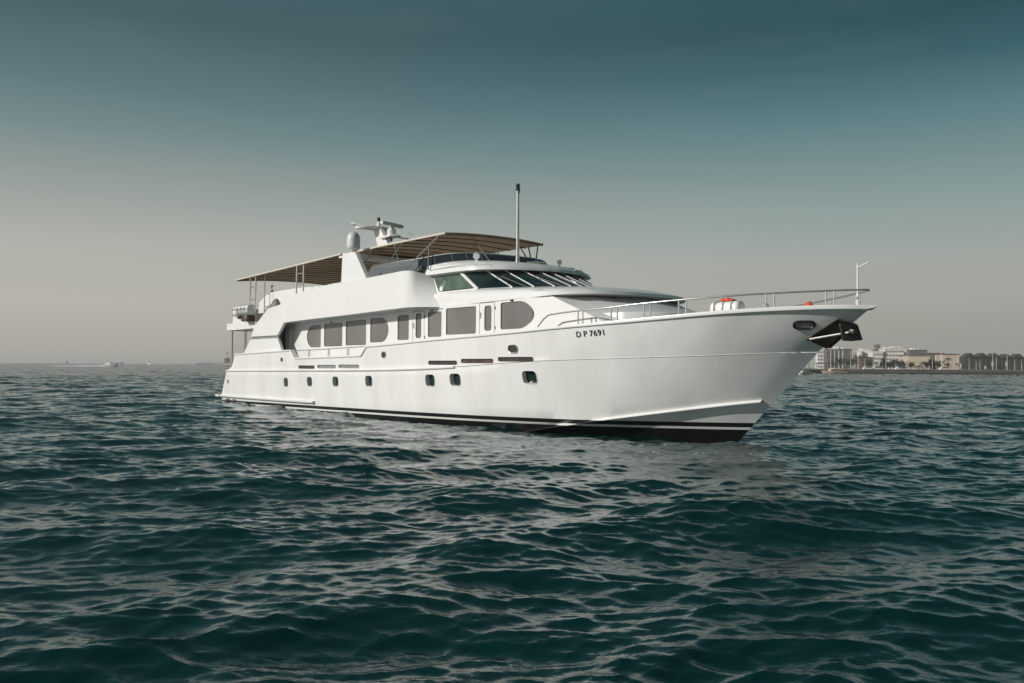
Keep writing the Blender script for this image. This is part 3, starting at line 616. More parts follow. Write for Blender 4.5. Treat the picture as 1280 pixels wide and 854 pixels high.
# smoked windbreak round the top deck
fb = [(16.6, -3.42, 5.56), (18.5, -3.35, 5.58), (20.3, -3.0, 5.66), (21.3, -2.5, 5.9), (22.0, -2.1, 5.93), (22.4, -1.55, 5.93), (22.65, -.9, 5.92), (22.75, -.35, 5.91), (22.77, 0, 5.91)]
ft = [(17.2, -3.36, 6.02), (18.8, -3.28, 6.08), (20.0, -2.92, 6.14), (21.0, -2.42, 6.26), (21.65, -2.0, 6.28), (22.0, -1.45, 6.28), (22.25, -.85, 6.27), (22.33, -.3, 6.26), (22.35, 0, 6.26)]
def glassmix(name, col, f):
    m = bpy.data.materials.new(name); m.use_nodes = True; t = m.node_tree; p = t.nodes['Principled BSDF']; p.inputs['Base Color'].default_value = (*col, 1); p.inputs['Roughness'].default_value = .1
    tr = t.nodes.new('ShaderNodeBsdfTransparent'); tr.inputs[0].default_value = (.75, .8, .82, 1); mx_ = t.nodes.new('ShaderNodeMixShader'); mx_.inputs[0].default_value = f
    t.links.new(tr.outputs[0], mx_.inputs[1]); t.links.new(p.outputs[0], mx_.inputs[2]); t.links.new(mx_.outputs[0], t.nodes['Material Output'].inputs[0]); return m
M['sideglass'] = glassmix('pale_grey_acrylic', (.22, .24, .25), .55)
FB, FT = crv(fb, 5), crv(ft, 5)
for s in (1, -1):
    k = 11
    Y(MB().loft([[(x, y * s, z) for x, y, z in FB[:k]], [(x, y * s, z) for x, y, z in FT[:k]]], False), 'side_windbreak', M['sideglass'], smooth=60)
    Y(MB().tube([(x, y * s, z) for x, y, z in FT], .02, 6), 'windbreak_rail', M['steel'])
fr_b = FB[10:] + [(x, -y, z) for x, y, z in FB[10:-1][::-1]]; fr_t = FT[10:] + [(x, -y, z) for x, y, z in FT[10:-1][::-1]]
Y(MB().loft([fr_b, fr_t], False), 'front_windbreak', M['smoke'], smooth=60)
for i in (3, 7, 13, 17, 21, 25):
    for s in (1, -1): Y(MB().tube([(FB[i][0], FB[i][1] * s, FB[i][2]), (FT[i][0], FT[i][1] * s, FT[i][2])], .014, 5), 'windbreak_post', M['steel'])
Y(MB().box(20.6, 21.4, -1.2, 1.2, 5.2, 6.05).box(19.2, 19.5, -2.6, -1.4, 5.0, 6.1), 'helm_console', M['rubber'], bevel=.05)
Y(MB().box(20.45, 20.62, -3.12, -2.99, 5.60, 5.82), 'side_lamp', M['rubber'], bevel=.02)

# ---- awnings
def awning(x0, x1, hw, z0, z1, crown, bays, parent_name='awning', valance=0.0):
    root = None
    fx = np.linspace(x0, x1, bays * 4 + 1); ny = 15
    top = []; bot = []
    for i, x in enumerate(fx):
        ze = z0(x) if callable(z0) else z0
        sag = 0.035 * math.sin(math.pi * (i % 4) / 4)
        rt = []; rb = []
        for j in range(ny):
            u = -1 + 2 * j / (ny - 1); z = ze + crown * (1 - abs(u) ** 2.2) - sag * (1 - abs(u) ** 6) * .8
            rt.append((x, u * hw, z)); rb.append((x, u * hw, z - .02))
        top.append(rt); bot.append(rb)
    mb = MB()
    rings = [a + b[::-1] for a, b in zip(top, bot)]; mb.loft(rings, True, True, True)
    a_ = Y(mb, 'awning', M['awning'], smooth=60)
    for i in range(0, len(fx), 4):
        pth = [(p[0], p[1], p[2] - .045) for p in bot[i]]; MB().tube(pth, .020, 6).build('awning_batten', M['batten'], a_)
    for s in (0, -1): MB().tube([(r[s][0], r[s][1] * 1.006, r[s][2] - .008) for r in top], .042, 8).build('awning_hem', M['cream'], a_)
    for r in (top[0], top[-1]): MB().tube([(p[0], p[1], p[2] - .01) for p in r], .035, 8).build('awning_hem', M['awning'], a_)
    return a_
aw_aft = awning(2.0, 14.3, 3.22, lambda x: 6.64 + (x - 2) * .0175, 0, .16, 15)
aw_fwd = awning(13.5, 21.1, 2.36, lambda x: 7.08 - .02 * abs(x - 17) / 4, 0, .10, 7)
aw_aft['label'] = 'long flat aft awning'; aw_fwd['label'] = 'shorter forward awning over the helm'
def ladder(x, y, zb, zt, par):
    l_ = MB().tube([(x, y, zb), (x, y + .02, zt)], .04, 8).tube([(x + .75, y, zb), (x + .75, y + .02, zt)], .04, 8)
    for z in (zb + .42 * (zt - zb), zb + .75 * (zt - zb)): l_.tube([(x, y, z), (x + .75, y, z)], .025, 6)
    l_.build('awning_stand', M['steel'], par)
for s in (-1, 1):
    ladder(4.05, s * 3.3, 4.6, 6.58, aw_aft); ladder(9.85, s * 3.3, 5.2, 6.70, aw_aft)
    MB().tube([(5.3, s * 3.0, 4.6), (5.3, s * 3.0, 6.65)], .022, 6).build('awning_pole', M['steel'], aw_aft)
POLES = [((15.4, -2.36, 7.0), (16.1, -3.5, 5.57)), ((18.0, -2.36, 7.05), (18.0, -3.5, 5.57)), ((20.64, -2.36, 7.03), (19.9, -3.5, 5.6)), ((17.3, -2.36, 7.02), (19.4, -3.25, 5.6)),
         ((20.44, -2.68, 6.61), (20.9, -3.0, 5.67)), ((20.6, -0.8, 7.1), (22.75, -1.5, 5.9)), ((20.8, 2.36, 7.04), (21.3, 1.8, 5.9)), ((19.7, 2.36, 7.0), (21.2, 1.9, 5.9)), ((18.0, 2.36, 7.05), (18.0, 3.5, 5.57)), ((15.4, 2.36, 7.0), (16.1, 3.5, 5.57)), ((20.2, 2.36, 7.0), (21.45, 1.6, 5.9))]
for i, (a, b) in enumerate(POLES): MB().tube([a, b], .026 if i != 3 else .03, 8).tube([lerp(b, a, -.0), lerp(b, a, .035)], .04, 8).build('awning_pole', M['darksteel'] if i in (6, 7, 10) else M['steel'], aw_fwd)

# ---- mast, radar, domes
mast = Y(MB().prism([(11.35, 8.58), (11.95, 8.58), (13.6, 6.82), (12.2, 6.82)], -.09, .09), 'radar_mast', W_, smooth=0, bevel=.03)
MB().plan([(11.2, -.85), (11.25, -1.0), (11.7, -.8), (11.95, -.2), (11.95, .2), (11.75, .75), (11.3, .8), (11.2, .6)], 8.55, 8.66).build('spreader', W_, mast, bevel=.02)
MB().loft([[(11.2, -.86, 8.58), (11.65, -.86, 8.58), (11.65, -.86, 8.66), (11.2, -.86, 8.66)], [(11.1, -1.12, 8.76), (11.4, -1.12, 8.76), (11.4, -1.14, 8.82), (11.1, -1.14, 8.82)]], True, True, True).build('spreader_tip', W_, mast, smooth=0)
MB().lathe([(.09, 0), (.09, .2), (.05, .24), (.05, .3)], (11.62, 0.05, 8.66), 12).build('light_post', W_, mast)
MB().lathe([(.07, 0), (.075, .15), (.05, .18)], (11.62, 0.05, 8.955), 12).build('mast_light', M['rubber'], mast)
MB().tube([(11.9, 0, 8.6), (12.9, 0, 7.9)], .09, 8).build('strut', M['strap'], mast)
MB().plan([(12.2, -.22), (13.3, -.3), (13.5, 0), (13.3, .3), (12.2, .22)], 8.02, 8.1).build('radar_platform', W_, mast, bevel=.02)
dr = MB().lathe([(.18, 0), (.21, .05), (.21, .28), (.14, .34), (.08, .42)], (12.95, 0, 8.1), 20).build('radar_pedestal', W_, mast)
ab_ = MB(); d_ = Vector((-.515, 1.4, 0)) / 2; n_ = Vector((d_.y, -d_.x, 0)).normalized() * .09; c_ = Vector((12.98, 0, 8.6))
ab_.loft([[tuple(c_ + d_ * k + n_ * a + Vector((0, 0, b))) for a, b in ((-1, -.06), (1, -.06), (1.1, .02), (.6, .1), (-.6, .1), (-1.1, .02))] for k in (-1, 1)], True, True, True)
ab_.build('radar_antenna', M['dome'], mast, smooth=0, bevel=.02)
MB().tube([(13.2, 0.1, 8.03), (13.0, 1.15, 8.0)], .035, 6).tube([(13.0, .95, 8.0), (13.0, .95, 8.35)], .012, 5).tube([(13.0, 1.1, 8.0), (13.0, 1.1, 8.3)], .012, 5).tube([(13.05, .8, 8.02), (13.05, .8, 8.25)], .012, 5).build('antenna_arm', W_, mast)
Y(MB().plan([(12.1, -.5), (13.7, -.5), (14.0, -3.2), (15.3, -3.2), (15.0, -.4), (15.0, .4), (15.3, 3.2), (14.0, 3.2), (13.7, .5), (12.1, .5)], 6.70, 6.815), 'arch_beam', W_, smooth=0)
dome = Y(MB().lathe([(.19, -.16), (.17, -.13), (.25, -.09), (.278, -.02), (.283, .06), (.283, .34), (.272, .42), (.245, .5), (.2, .57), (.14, .62), (.07, .65), (.0, .655)], (14.85, -2.95, 7.12), 28), 'satellite_dome', M['dome'], smooth=60)
MB().lathe([(.16, -.3), (.1, -.2), (.12, -.13)], (14.85, -2.95, 7.12), 14).build('pedestal', W_, dome)
Y(MB().tube([(14.5, -3.25, 6.8), (14.5, -3.27, 7.7)], .012, 5), 'whip_antenna', W_)
Y(MB().tube([(23.0, -.42, 5.88), (23.0, -.42, 6.3), (23.0, -.42, 8.62)], [.085, .066, .055], 12), 'signal_pole', M['steel'])
pl_ = [o for o in yacht.children if o.name.startswith('signal_pole')][0]
MB().lathe([(.07, 0), (.09, .03), (.09, .1), (.06, .12), (.075, .16), (.075, .24), (.04, .27)], (23.0, -.42, 8.6), 12).build('pole_light', M['rubber'], pl_)
MB().tube([(23.0, -.42, 8.5), (23.18, -.5, 8.52), (23.18, -.5, 8.64)], .03, 6).build('pole_bracket', M['darksteel'], pl_)
Y(MB().lathe([(.10, 0), (.12, .04), (.12, .1), (.05, .14)], (23.15, 0.35, 5.91), 14).tube([(22.9, .1, 5.98), (23.2, .7, 5.98)], .04, 6), 'horn', M['steel'])
def searchlight(x, y, z, m, k=1.0):
    s_ = Y(MB().tube([(x, y, z - .05), (x, y, z + .16 * k)], [.05, .03], 8), 'searchlight', m)
    MB().tube([(x - .12, y + .1, z + .27 * k), (x + .02, y - .02, z + .24 * k), (x + .14, y - .12, z + .2 * k)], [.07 * k, .13 * k, .12 * k], 12).build('lamp_housing', m, s_)
searchlight(22.75, -2.1, 5.82, W_); searchlight(23.85, .9, 5.78, M['strap'], .75)

# ---- rails
def railpts(xs, z_of, inset, s): return [(x, s * -max(float(yS(x)) - inset, 0.0), z_of(x)) for x in xs]
zr = hermite([(27.85, 3.28), (28.3, 3.63), (30.5, 3.77), (31.5, 3.84), (32.5, 3.895), (34.9, 4.0), (36.1, 4.035), (36.72, 4.05)])
for s in (1, -1):
    xs_ = [27.85, 28.1, 28.3, 28.45, 28.9] + list(np.linspace(29.4, 36.2, 26)) + [36.45, 36.6, 36.7]
    rl_ = Y(MB().tube(railpts(xs_, lambda x: float(zr(x)), .1, s) + [(36.74, 0, 4.05)], .024, 8), 'bow_rail', M['steel'], smooth=60)
    for x in (29.45, 29.62, 30.6, 30.8, 31.62, 31.82, 32.62, 32.82, 34.75, 34.92, 35.98, 36.14):
        y = float(yS(x)) - .1
        MB().tube([(x, -s * y, zS(x) + .02), (x, -s * y, float(zr(x)))], .022, 7).build('stanchion', M['steel'], rl_)
# side deck rail in the bulwark opening
for s in (1, -1):
    sr = Y(MB().tube([(10.55, -s * 3.62, 2.72), (13, -s * 3.63, 2.74), (17.2, -s * 3.63, 2.82)], .018, 6), 'side_rail', M['steel'])
    for x in (12.0, 12.12, 13.95, 14.07, 15.75, 15.87): MB().tube([(x, -s * 3.63, 2.4), (x, -s * 3.63, 2.76)], .016, 6).build('stanchion', M['steel'], sr)
js = Y(MB().tube([(36.45, -.02, 3.62), (36.45, -.02, 4.0), (36.45, -.02, 4.74)], [.034, .026, .02], 8), 'jackstaff', W_)
MB().tube([(36.45, -.02, 4.64), (36.8, -.08, 4.74)], .016, 6).build('jackstaff_arm', W_, js)
Y(MB().box(34.6, 35.1, -.25, .25, 3.4, 3.62).tube([(34.85, -.45, 3.6), (34.85, .45, 3.6)], .1, 12), 'anchor_windlass', M['steel'], bevel=.02)
cl_ = Y(MB().tube(crv([(34.5, -1.25, 3.6), (34.52, -1.22, 3.74), (34.6, -1.2, 3.74), (34.62, -1.18, 3.6)], 4), .02, 6), 'cleat', M['steel'])

# ---- loose things carried on board (each stands on its own)
def on_yacht(p):
    m_ = Matrix.Translation(YL) @ Matrix.Rotation(YR, 4, 'Z'); return m_ @ Vector(p)
lr = empty('life_raft_canister', on_yacht((32.3, .05, 3.36)), YR, 'white ribbed life raft canister on the foredeck behind the bow rail', 'life raft')
def canister(root, L, r, axis, z0, col):
    def P(a, rad):   # ring of a rounded octagon-ish canister
        o = []
        for j in range(24):
            t = 2 * math.pi * j / 24; cx, cz = math.cos(t), math.sin(t)
            k_ = 1 / (abs(cx) ** 4 + abs(cz) ** 4) ** .25; k_ = 1 + (k_ - 1) * .6
            b, c = cx * rad * k_, cz * rad * k_ + r + z0
            o.append((b, a, c) if axis == 'y' else (a, b, c))
        return o
    st = [(-L / 2, .55), (-L / 2 + .02, .82), (-L / 2 + .07, 1)]
    for k in range(1, 8):
        a = -L / 2 + L * k / 8; st += [(a - .03, 1), (a - .015, .955), (a + .015, .955), (a + .03, 1)]
    st += [(L / 2 - .07, 1), (L / 2 - .02, .82), (L / 2, .55)]
    MB().loft([P(a, r * f) for a, f in st], True, True, True).build('canister_shell', col, root, smooth=50)
    for k in (-.3, 0, .3):
        MB().loft([P(a, rr_) for a, rr_ in ((k * L - .03, r * 1.0), (k * L - .03, r * 1.045), (k * L + .03, r * 1.045), (k * L + .03, r * 1.0))], True).build('strap', M['strap'], root, smooth=40)
    cr = MB()
    for k in (-.3, .3):
        if axis == 'y': cr.box(-r * .9, r * .9, k * L - .05, k * L + .05, 0, z0 + .06)
        else: cr.box(k * L - .05, k * L + .05, -r * .9, r * .9, 0, z0 + .06)
    cr.build('cradle', M['steel'], root)
canister(lr, 1.02, .22, 'x', .2, W_)
fb_ = MB()
rings = []
for k in range(9):
    a = -.32 + .64 * k / 8; h = .09 * math.sin(math.pi * (k + .6) / 9.2) * (1 + .35 * math.sin(k * 2.3)) + .012
    rings.append([(-.16 * math.cos(t) * (1 - .25 * abs(a)) + .02 * math.sin(k * 1.7), a, h * math.sin(t)) for t in np.linspace(0, math.pi, 9)])
fb_.loft(rings, True, True, True); ob = fb_.build('life_jacket_bundle', M['orange'], None, smooth=50); ob.location = on_yacht((32.3, .05, 4.015)); ob.rotation_euler = (0, 0, YR + math.pi / 2); ob.scale = (.8, .8, .85)
tag(ob, 'crumpled orange bundle lying on top of the white foredeck life raft canister', 'life jacket')
by = MB().lathe([(.0, 0), (.08, .01), (.13, .06), (.14, .12), (.11, .19), (.05, .23), (.03, .27)], (0, 0, 0), 18).build('mooring_buoy', M['orange'], None, smooth=60); by.location = on_yacht((34.75, .35, 3.63)); by.rotation_euler = (.3, .2, 0)
tag(by, 'small red orange buoy lying near the tip of the bow', 'buoy')
la = empty('life_raft_canister', on_yacht((4.75, -3.80, 4.4)), YR, 'weathered white life raft canister hung in a rail cradle outside the aft upper deck', 'life raft')
canister(la, 1.6, .245, 'x', .22, W_)
rk = MB()
for z in (.22, .5): rk.tube([(-1.0, .22, z), (-1.0, -.33, z), (.7, -.33, z), (.7, .22, z)], .02, 6)
for x in (-.9, -.45, 0.05, .5): rk.tube([(x, -.33, .5), (x, -.33, .14), (x, .3, .1)], .018, 6)
rk.build('rail_cradle', M['steel'], la)
MB().box(-.3, .55, -.1, .3, -.13, .17).build('mounting_bracket', M['rust'], la)
cb = MB(); g_ = np.random.default_rng(4)
rings = []
for k in range(14):
    a = -1.05 + 2.1 * k / 13; e = max(0.05, 1 - abs(a / 1.1) ** 3); rings.append([(a, .24 * math.cos(t) * (.8 + .2 * e) + g_.normal() * .012, max(0, (.98 + .14 * math.sin(a * 5) + .10 * a) * e * math.sin(t) ** .6 + g_.normal() * .03)) for t in np.linspace(0, math.pi, 15)])
cb.loft(rings, True, True, True); cbo = cb.build('covered_bundle', M['cover'], None, smooth=40); cbo.location = on_yacht((6.6, -3.05, 4.245)); cbo.rotation_euler = (0, 0, YR)
tag(cbo, 'mottled grey brown covered bundle tucked between aft bulwark and white locker', 'bundle')
fl_ = empty('ensign_flag', on_yacht((5.2, -2.5, 5.82)), YR, 'tiny red white and black flag drooping on a staff above the aft locker', 'flag')
MB().tube([(0, 0, 0), (-.04, 0, .5)], .014, 6).build('staff', W_, fl_)
for nm_, col_, z0_, z1_ in (('red_cloth', (.5, .04, .04), .3, .42), ('white_cloth', (.8, .8, .78), .17, .3), ('black_cloth', (.02, .02, .02), .04, .17)):
    c_ = MB(); rg = []
    for k in range(7): 
        x = -.02 - .055 * k; dz = -.02 * k; y = .03 * math.sin(k * 1.3); rg.append([(x, y - .004, z0_ + dz), (x, y - .004, z1_ + dz), (x, y + .004, z1_ + dz), (x, y + .004, z0_ + dz)])
    c_.loft(rg, True, True, True).build(nm_, mat('flag_' + nm_, col_, .8, var=.1), fl_)
# ---------------------------------------------------------------- far shore, boats
def horizon_v(u): return 453.0 + 0.0062 * u
def far(u, d): return (u - 640) / FPX * d            # sideways metres of picture column u at distance d
def far_z(u, v, d): return HC + (horizon_v(u) - v) / FPX * d
FM = {k: mat('far_' + k, c, .8, var=v, vscale=s) for k, c, v, s in [('white', (.68, .66, .62), .12, .15), ('cream', (.76, .69, .61), .12, .12), ('grey', (.13, .127, .12), .3, .12), ('tan', (.56, .455, .35), .15, .2), ('brown', (.17, .135, .105), .2, .2),
      ('dark', (.05, .046, .042), .4, .4), ('roof', (.07, .066, .06), .25, .3), ('glass', (.055, .06, .062), .3, .2), ('stone', (.20, .17, .15), .3, .3), ('pave', (.34, .31, .28), .2, .2), ('tree', (.050, .056, .036), .4, .4), ('trunk', (.10, .08, .06), .2, .5), ('pole', (.50, .49, .46), .1, .5), ('algae', (.035, .035, .03), .4, .4)]}
QD = 330.0
sh = MB().plan([(88, QD + 3), (700, QD + 3), (1400, 1500), (150, 1500), (60, 700), (98, QD + 60)], -2, 1.15); shore = sh.build('shore', FM['pave'], None, smooth=0); tag(shore, kind='structure')
qw = empty('sea_wall', (92, QD, 0), 0, 'long low stone sea wall along the promenade on the right', 'sea wall')
MB().box(0, 700, 0, 2.9, -2, 1.3).build('wall', FM['stone'], qw, smooth=0); MB().box(-.3, 700, -.25, 3, 1.303, 1.6).build('coping', FM['pave'], qw, smooth=0); MB().box(0, 700, -.1, -.004, -1, .38).build('tide_band', FM['algae'], qw, smooth=0)
def building(name, u0, u1, vtop, d, depth, m, label, rows=0, cols=0, roof=None, vbase=463.5, extra=None, wm='glass', cat='building', group=None, strip=False):
    x0, x1 = far(u0, d), far(u1, d); h = far_z((u0 + u1) / 2, vtop, d) - 1.1
    r_ = empty(name, (x0, d, 1.1), R(-12), label, cat, group); W = (x1 - x0) / math.cos(R(12))
    MB().box(0, W, 0, depth, 0, h).build('wall', FM[m], r_, smooth=0)
    for i in range(rows):
        z = h * (i + .35) / (rows + .2); hh = h / (rows + .2) * .45
        if strip:
            MB().box(W * .04, W * .96, -.12, .05, z, z + hh).build('window_band', FM[wm], r_, smooth=0)
        else:
            for j in range(cols):
                x = W * (j + .25) / cols; MB().box(x, x + W / cols * .5, -.1, .05, z, z + hh).build('window', FM[wm], r_, smooth=0)
    MB().box(-.3, W + .3, -.3, depth + .3, h + .003, h + .5).build('parapet', FM[roof or m], r_, smooth=0)
    if extra:
        for (a, b, dz, mm_) in extra: MB().box(W * a, W * b, depth * .3, depth * .7, h + .503, h + .5 + dz).build('rooftop_block', FM[mm_], r_, smooth=0)
    return r_
building('white_apartment_block', 1022, 1034, 437.5, 600, 12, 'white', 'white block with small dark windows just behind the yacht bow', 5, 4, None)
fin_ = building('office_building', 1034, 1055, 437.5, 580, 14, 'grey', 'grey building with pale vertical fins and white rooftop plant near the yacht bow', 4, 5, 'roof', extra=[(.45, .7, 2.0, 'white'), (.8, .95, 1.4, 'white')])
for k in (.2, .42, .64, .86): MB().box(11.3 * k - .25, 11.3 * k + .25, -.5, -.13, 0, 12.2).build('fin', FM['white'], fin_, smooth=0)
building('office_building', 1056, 1064, 437, 640, 14, 'grey', 'narrow darker grey slab between the finned building and the trees', 5, 2, 'roof')
building('cream_tower_block', 1077.5, 1087, 436.5, 620, 12, 'cream', 'plain cream tower block with a lower step on its left side', 1, 2, extra=None)
building('cream_annex', 1074.5, 1077.4, 439.5, 618, 10, 'cream', 'low cream annex leaning against the plain cream tower', 2, 1)
building('waterfront_hall', 1075, 1091, 447.5, 470, 16, 'brown', 'long dark low hall with horizontal bands on the promenade', 3, 1, 'roof', strip=True)
building('hotel_wing', 1091, 1103, 440, 560, 16, 'white', 'lower stepped wing at the left of the white hotel', 4, 5, None, extra=[(.3, .7, 1.2, 'grey')])
building('hotel', 1106, 1128, 436.5, 560, 18, 'white', 'white four storey hotel with rows of windows and small roof turrets', 5, 11, None, extra=[(.1, .45, .9, 'white'), (.52, .57, 1.4, 'white'), (.66, .71, 1.4, 'white'), (.8, .9, 1.2, 'white')])
building('hotel_annex', 1128.5, 1133.5, 437.5, 575, 14, 'cream', 'narrow shaded annex at the right end of the white hotel', 4, 2)
building('distant_tower', 1096, 1100, 431, 1500, 20, 'grey', 'hazy pale tower far behind the white hotel', 6, 2)
building('rooftop_pavilion', 1137, 1157, 438.5, 600, 14, 'grey', 'grey block with rooftop machinery behind the tan hall', 2, 6, 'roof', extra=[(.2, .45, 1.6, 'white'), (.5, .62, 1.2, 'white')])
building('exhibition_hall', 1135.5, 1160.5, 445, 430, 20, 'tan', 'tan windowless hall with vertical panel joints and brown roof edge', 0, 0, 'brown')
for k in range(6): pass
building('brown_link_building', 1160.7, 1178, 442.5, 440, 16, 'brown', 'dark brown link building between two tan halls', 2, 4, 'roof')
building('exhibition_hall', 1178.5, 1197, 443.5, 425, 18, 'tan', 'tan hall with two dark trees painted by shade standing before its front'.replace(' painted by shade', ''), 0, 0, 'brown')
sg = empty('billboard', (far(1169.5, 400), 400, 1.1), 0, 'white square billboard on posts before the brown link building', 'billboard')
MB().box(0, far(1174.5, 400) - far(1169.5, 400), 0, .3, 4.1, 6.6).build('panel', FM['white'], sg, smooth=0); MB().box(.3, .5, .05, .25, 0, 4.1).box(1.2, 1.4, .05, .25, 0, 4.1).build('post', FM['pole'], sg, smooth=0)
# row of dark gabled pavilions
gl = ['leftmost of the dark gabled pavilions, beside the tan hall', 'second dark gabled pavilion from the tan hall', 'middle pavilion of the five dark gables', 'second dark gabled pavilion from the right picture edge', 'rightmost dark gabled pavilion at the picture edge']
for i, (u, hw_, vt) in enumerate([(1213, 7.6, 441.3), (1228.3, 7.2, 441.2), (1243.6, 7.2, 441.6), (1258.4, 7.2, 442.4), (1273.4, 7.4, 442.2)]):
    d = 405; g_ = empty('gabled_pavilion', (far(u, d), d, 1.1), 0, gl[i], 'pavilion', 'row of dark gabled pavilions'); w = hw_ / FPX * d * .985
    zt = far_z(u, vt, d) - 1.1; ze = zt - 2.0
    MB().prism([(-w, 0), (w, 0), (w, ze), (-w, ze)], 0, 4.5).build('wall', FM['dark'], g_, smooth=0)
    MB().prism([(-w - .1, ze + .003), (w + .1, ze + .003), (w * .25, zt - .45), (0, zt), (-w * .25, zt - .45)], -.5, 4.7).build('roof', FM['roof'], g_, smooth=0)
    for k in range(9):
        x = -w + 2 * w * (k + .5) / 9; MB().box(x - .07, x + .07, -.2, -.004, 0, ze - .1 + .25 * math.sin(k)).build('slat', FM['grey' if k % 3 else 'brown'], g_, smooth=0)
# trees: trunk, limbs and leaf clumps
def tree(u, v, d, wpx, label, group, seed, base=1.1):
    g = np.random.default_rng(seed); h = far_z(u, v, d) - base; w = wpx / FPX * d / 2
    r_ = empty('broadleaf_tree', (far(u, d), d, base), g.uniform(0, 6), label, 'tree', group)
    t_ = MB().tube([(0, 0, 0), (.1, 0, h * .35), (0, .05, h * .7)], [.2, .14, .06], 6)
    for k in range(4):
        a = k * 1.6 + g.uniform(0, 1); t_.tube([(0, 0, h * .35), (math.cos(a) * w * .5, math.sin(a) * w * .5, h * .62)], [.09, .04], 5)
    t_.build('trunk', FM['trunk'], r_)
    c = MB()
    for _ in range(9):
        cx, cy, cz = g.normal(0, w * .38), g.normal(0, w * .38), h * g.uniform(.42, .86)
        for _ in range(34):
            p = np.array([cx, cy, cz]) + g.normal(size=3) * np.array([w * .24, w * .24, h * .085]); p[2] = min(p[2], h); a = g.normal(size=3); a /= np.linalg.norm(a); b = np.cross(a, g.normal(size=3)); b /= np.linalg.norm(b); s_ = g.uniform(.16, .34)
            c.add([p - a * s_, p - b * s_ * .6, p + a * s_, p + b * s_ * .6], [(0, 1, 2, 3)])
    c.build('crown', FM['tree'], r_, smooth=0, merge=False); return r_
def palm(u, v, d, label, group, seed):
    g = np.random.default_rng(seed); h = far_z(u, v, d) - 1.1
    r_ = empty('palm_tree', (far(u, d), d, 1.1), g.uniform(0, 6), label, 'palm', group)
    MB().tube([(0, 0, 0), (.15, .05, h * .5), (.1, 0, h * .88)], [.24, .18, .16], 7).build('trunk', FM['trunk'], r_)
    c = MB()
    for k in range(15):
        a = k * 2.4; L = g.uniform(1.5, 2.2); up = g.uniform(.15, .9); prev = None
        for j in range(5):
            t = j / 4; p = np.array([.1 + math.cos(a) * L * t, math.sin(a) * L * t, h * .88 + L * (up * t - 1.1 * t * t)]); n = np.array([-math.sin(a), math.cos(a), 0]) * (.28 * (1 - t * .8)); q_ = (p - n, p + n + (0, 0, .02))
            if prev is not None: c.add([prev[0], prev[1], q_[1], q_[0]], [(0, 1, 2, 3)])
            prev = q_
    c.build('crown', FM['tree'], r_, smooth=0, merge=False)
TG = 'dark trees along the promenade'
for i, (u, v, w, lb) in enumerate([(1050, 446, 9, 'dark rounded tree before the finned grey building'), (1059, 449, 8, 'small dark tree right of the finned grey building'), (1070.5, 443, 10, 'tall dark tree between the grey slab and cream tower'), (1066, 448, 6, 'low tree in the gap left of the dark hall'),
      (1104, 449, 7, 'dark tree before the left end of the white hotel'), (1113, 451, 6, 'tree before the middle windows of the white hotel'), (1121, 450, 8, 'bushy tree before the right half of the white hotel'), (1130, 453, 7, 'low tree at the foot of the hotel annex'), (1139, 453, 7, 'shrubby tree at the left end of the first tan hall'),
      (1163, 449, 6, 'dark tree at the right end of the first tan hall'), (1174, 452, 7, 'dark tree right below the white billboard'), (1201, 455, 7, 'low dark tree at the foot of the second tan hall'), (1223, 459, 5, 'low shrubby tree before the second gabled pavilion'), (1249.5, 456, 4, 'yellowish green small tree before the gabled pavilions'), (1087, 451, 7, 'dark tree at the right end of the dark low hall'), (1100, 454, 6, 'low bush right below the stepped hotel wing'), (1109, 453.5, 6, 'low bush below the left windows of the white hotel'), (1117, 453, 6, 'low bush below the middle windows of the white hotel'), (1126, 452.5, 6, 'low bush below the right windows of the white hotel'), (1044, 450, 7, 'dark tree before the middle of the finned grey building'), (1158, 453, 5, 'narrow dark tree at the right corner of the first tan hall'), (1168, 454, 6, 'low dark tree left of the white billboard post')]):
    tree(u, v - 1.2, QD + 30 + (i % 4) * 9, w * 1.5, lb, TG, 50 + i)
for i, (u, v, lb) in enumerate([(1186, 446, 'taller palm before the second tan hall'), (1184.5, 454, 'short palm before the second tan hall'), (1154, 452, 'palm before the right part of the first tan hall'), (1149, 457, 'stubby palm before the middle of the first tan hall'), (1096, 452, 'palm before the stepped hotel wing')]):
    palm(u, v, QD + 26 + (i % 3) * 6, lb, 'palms along the promenade', 90 + i)
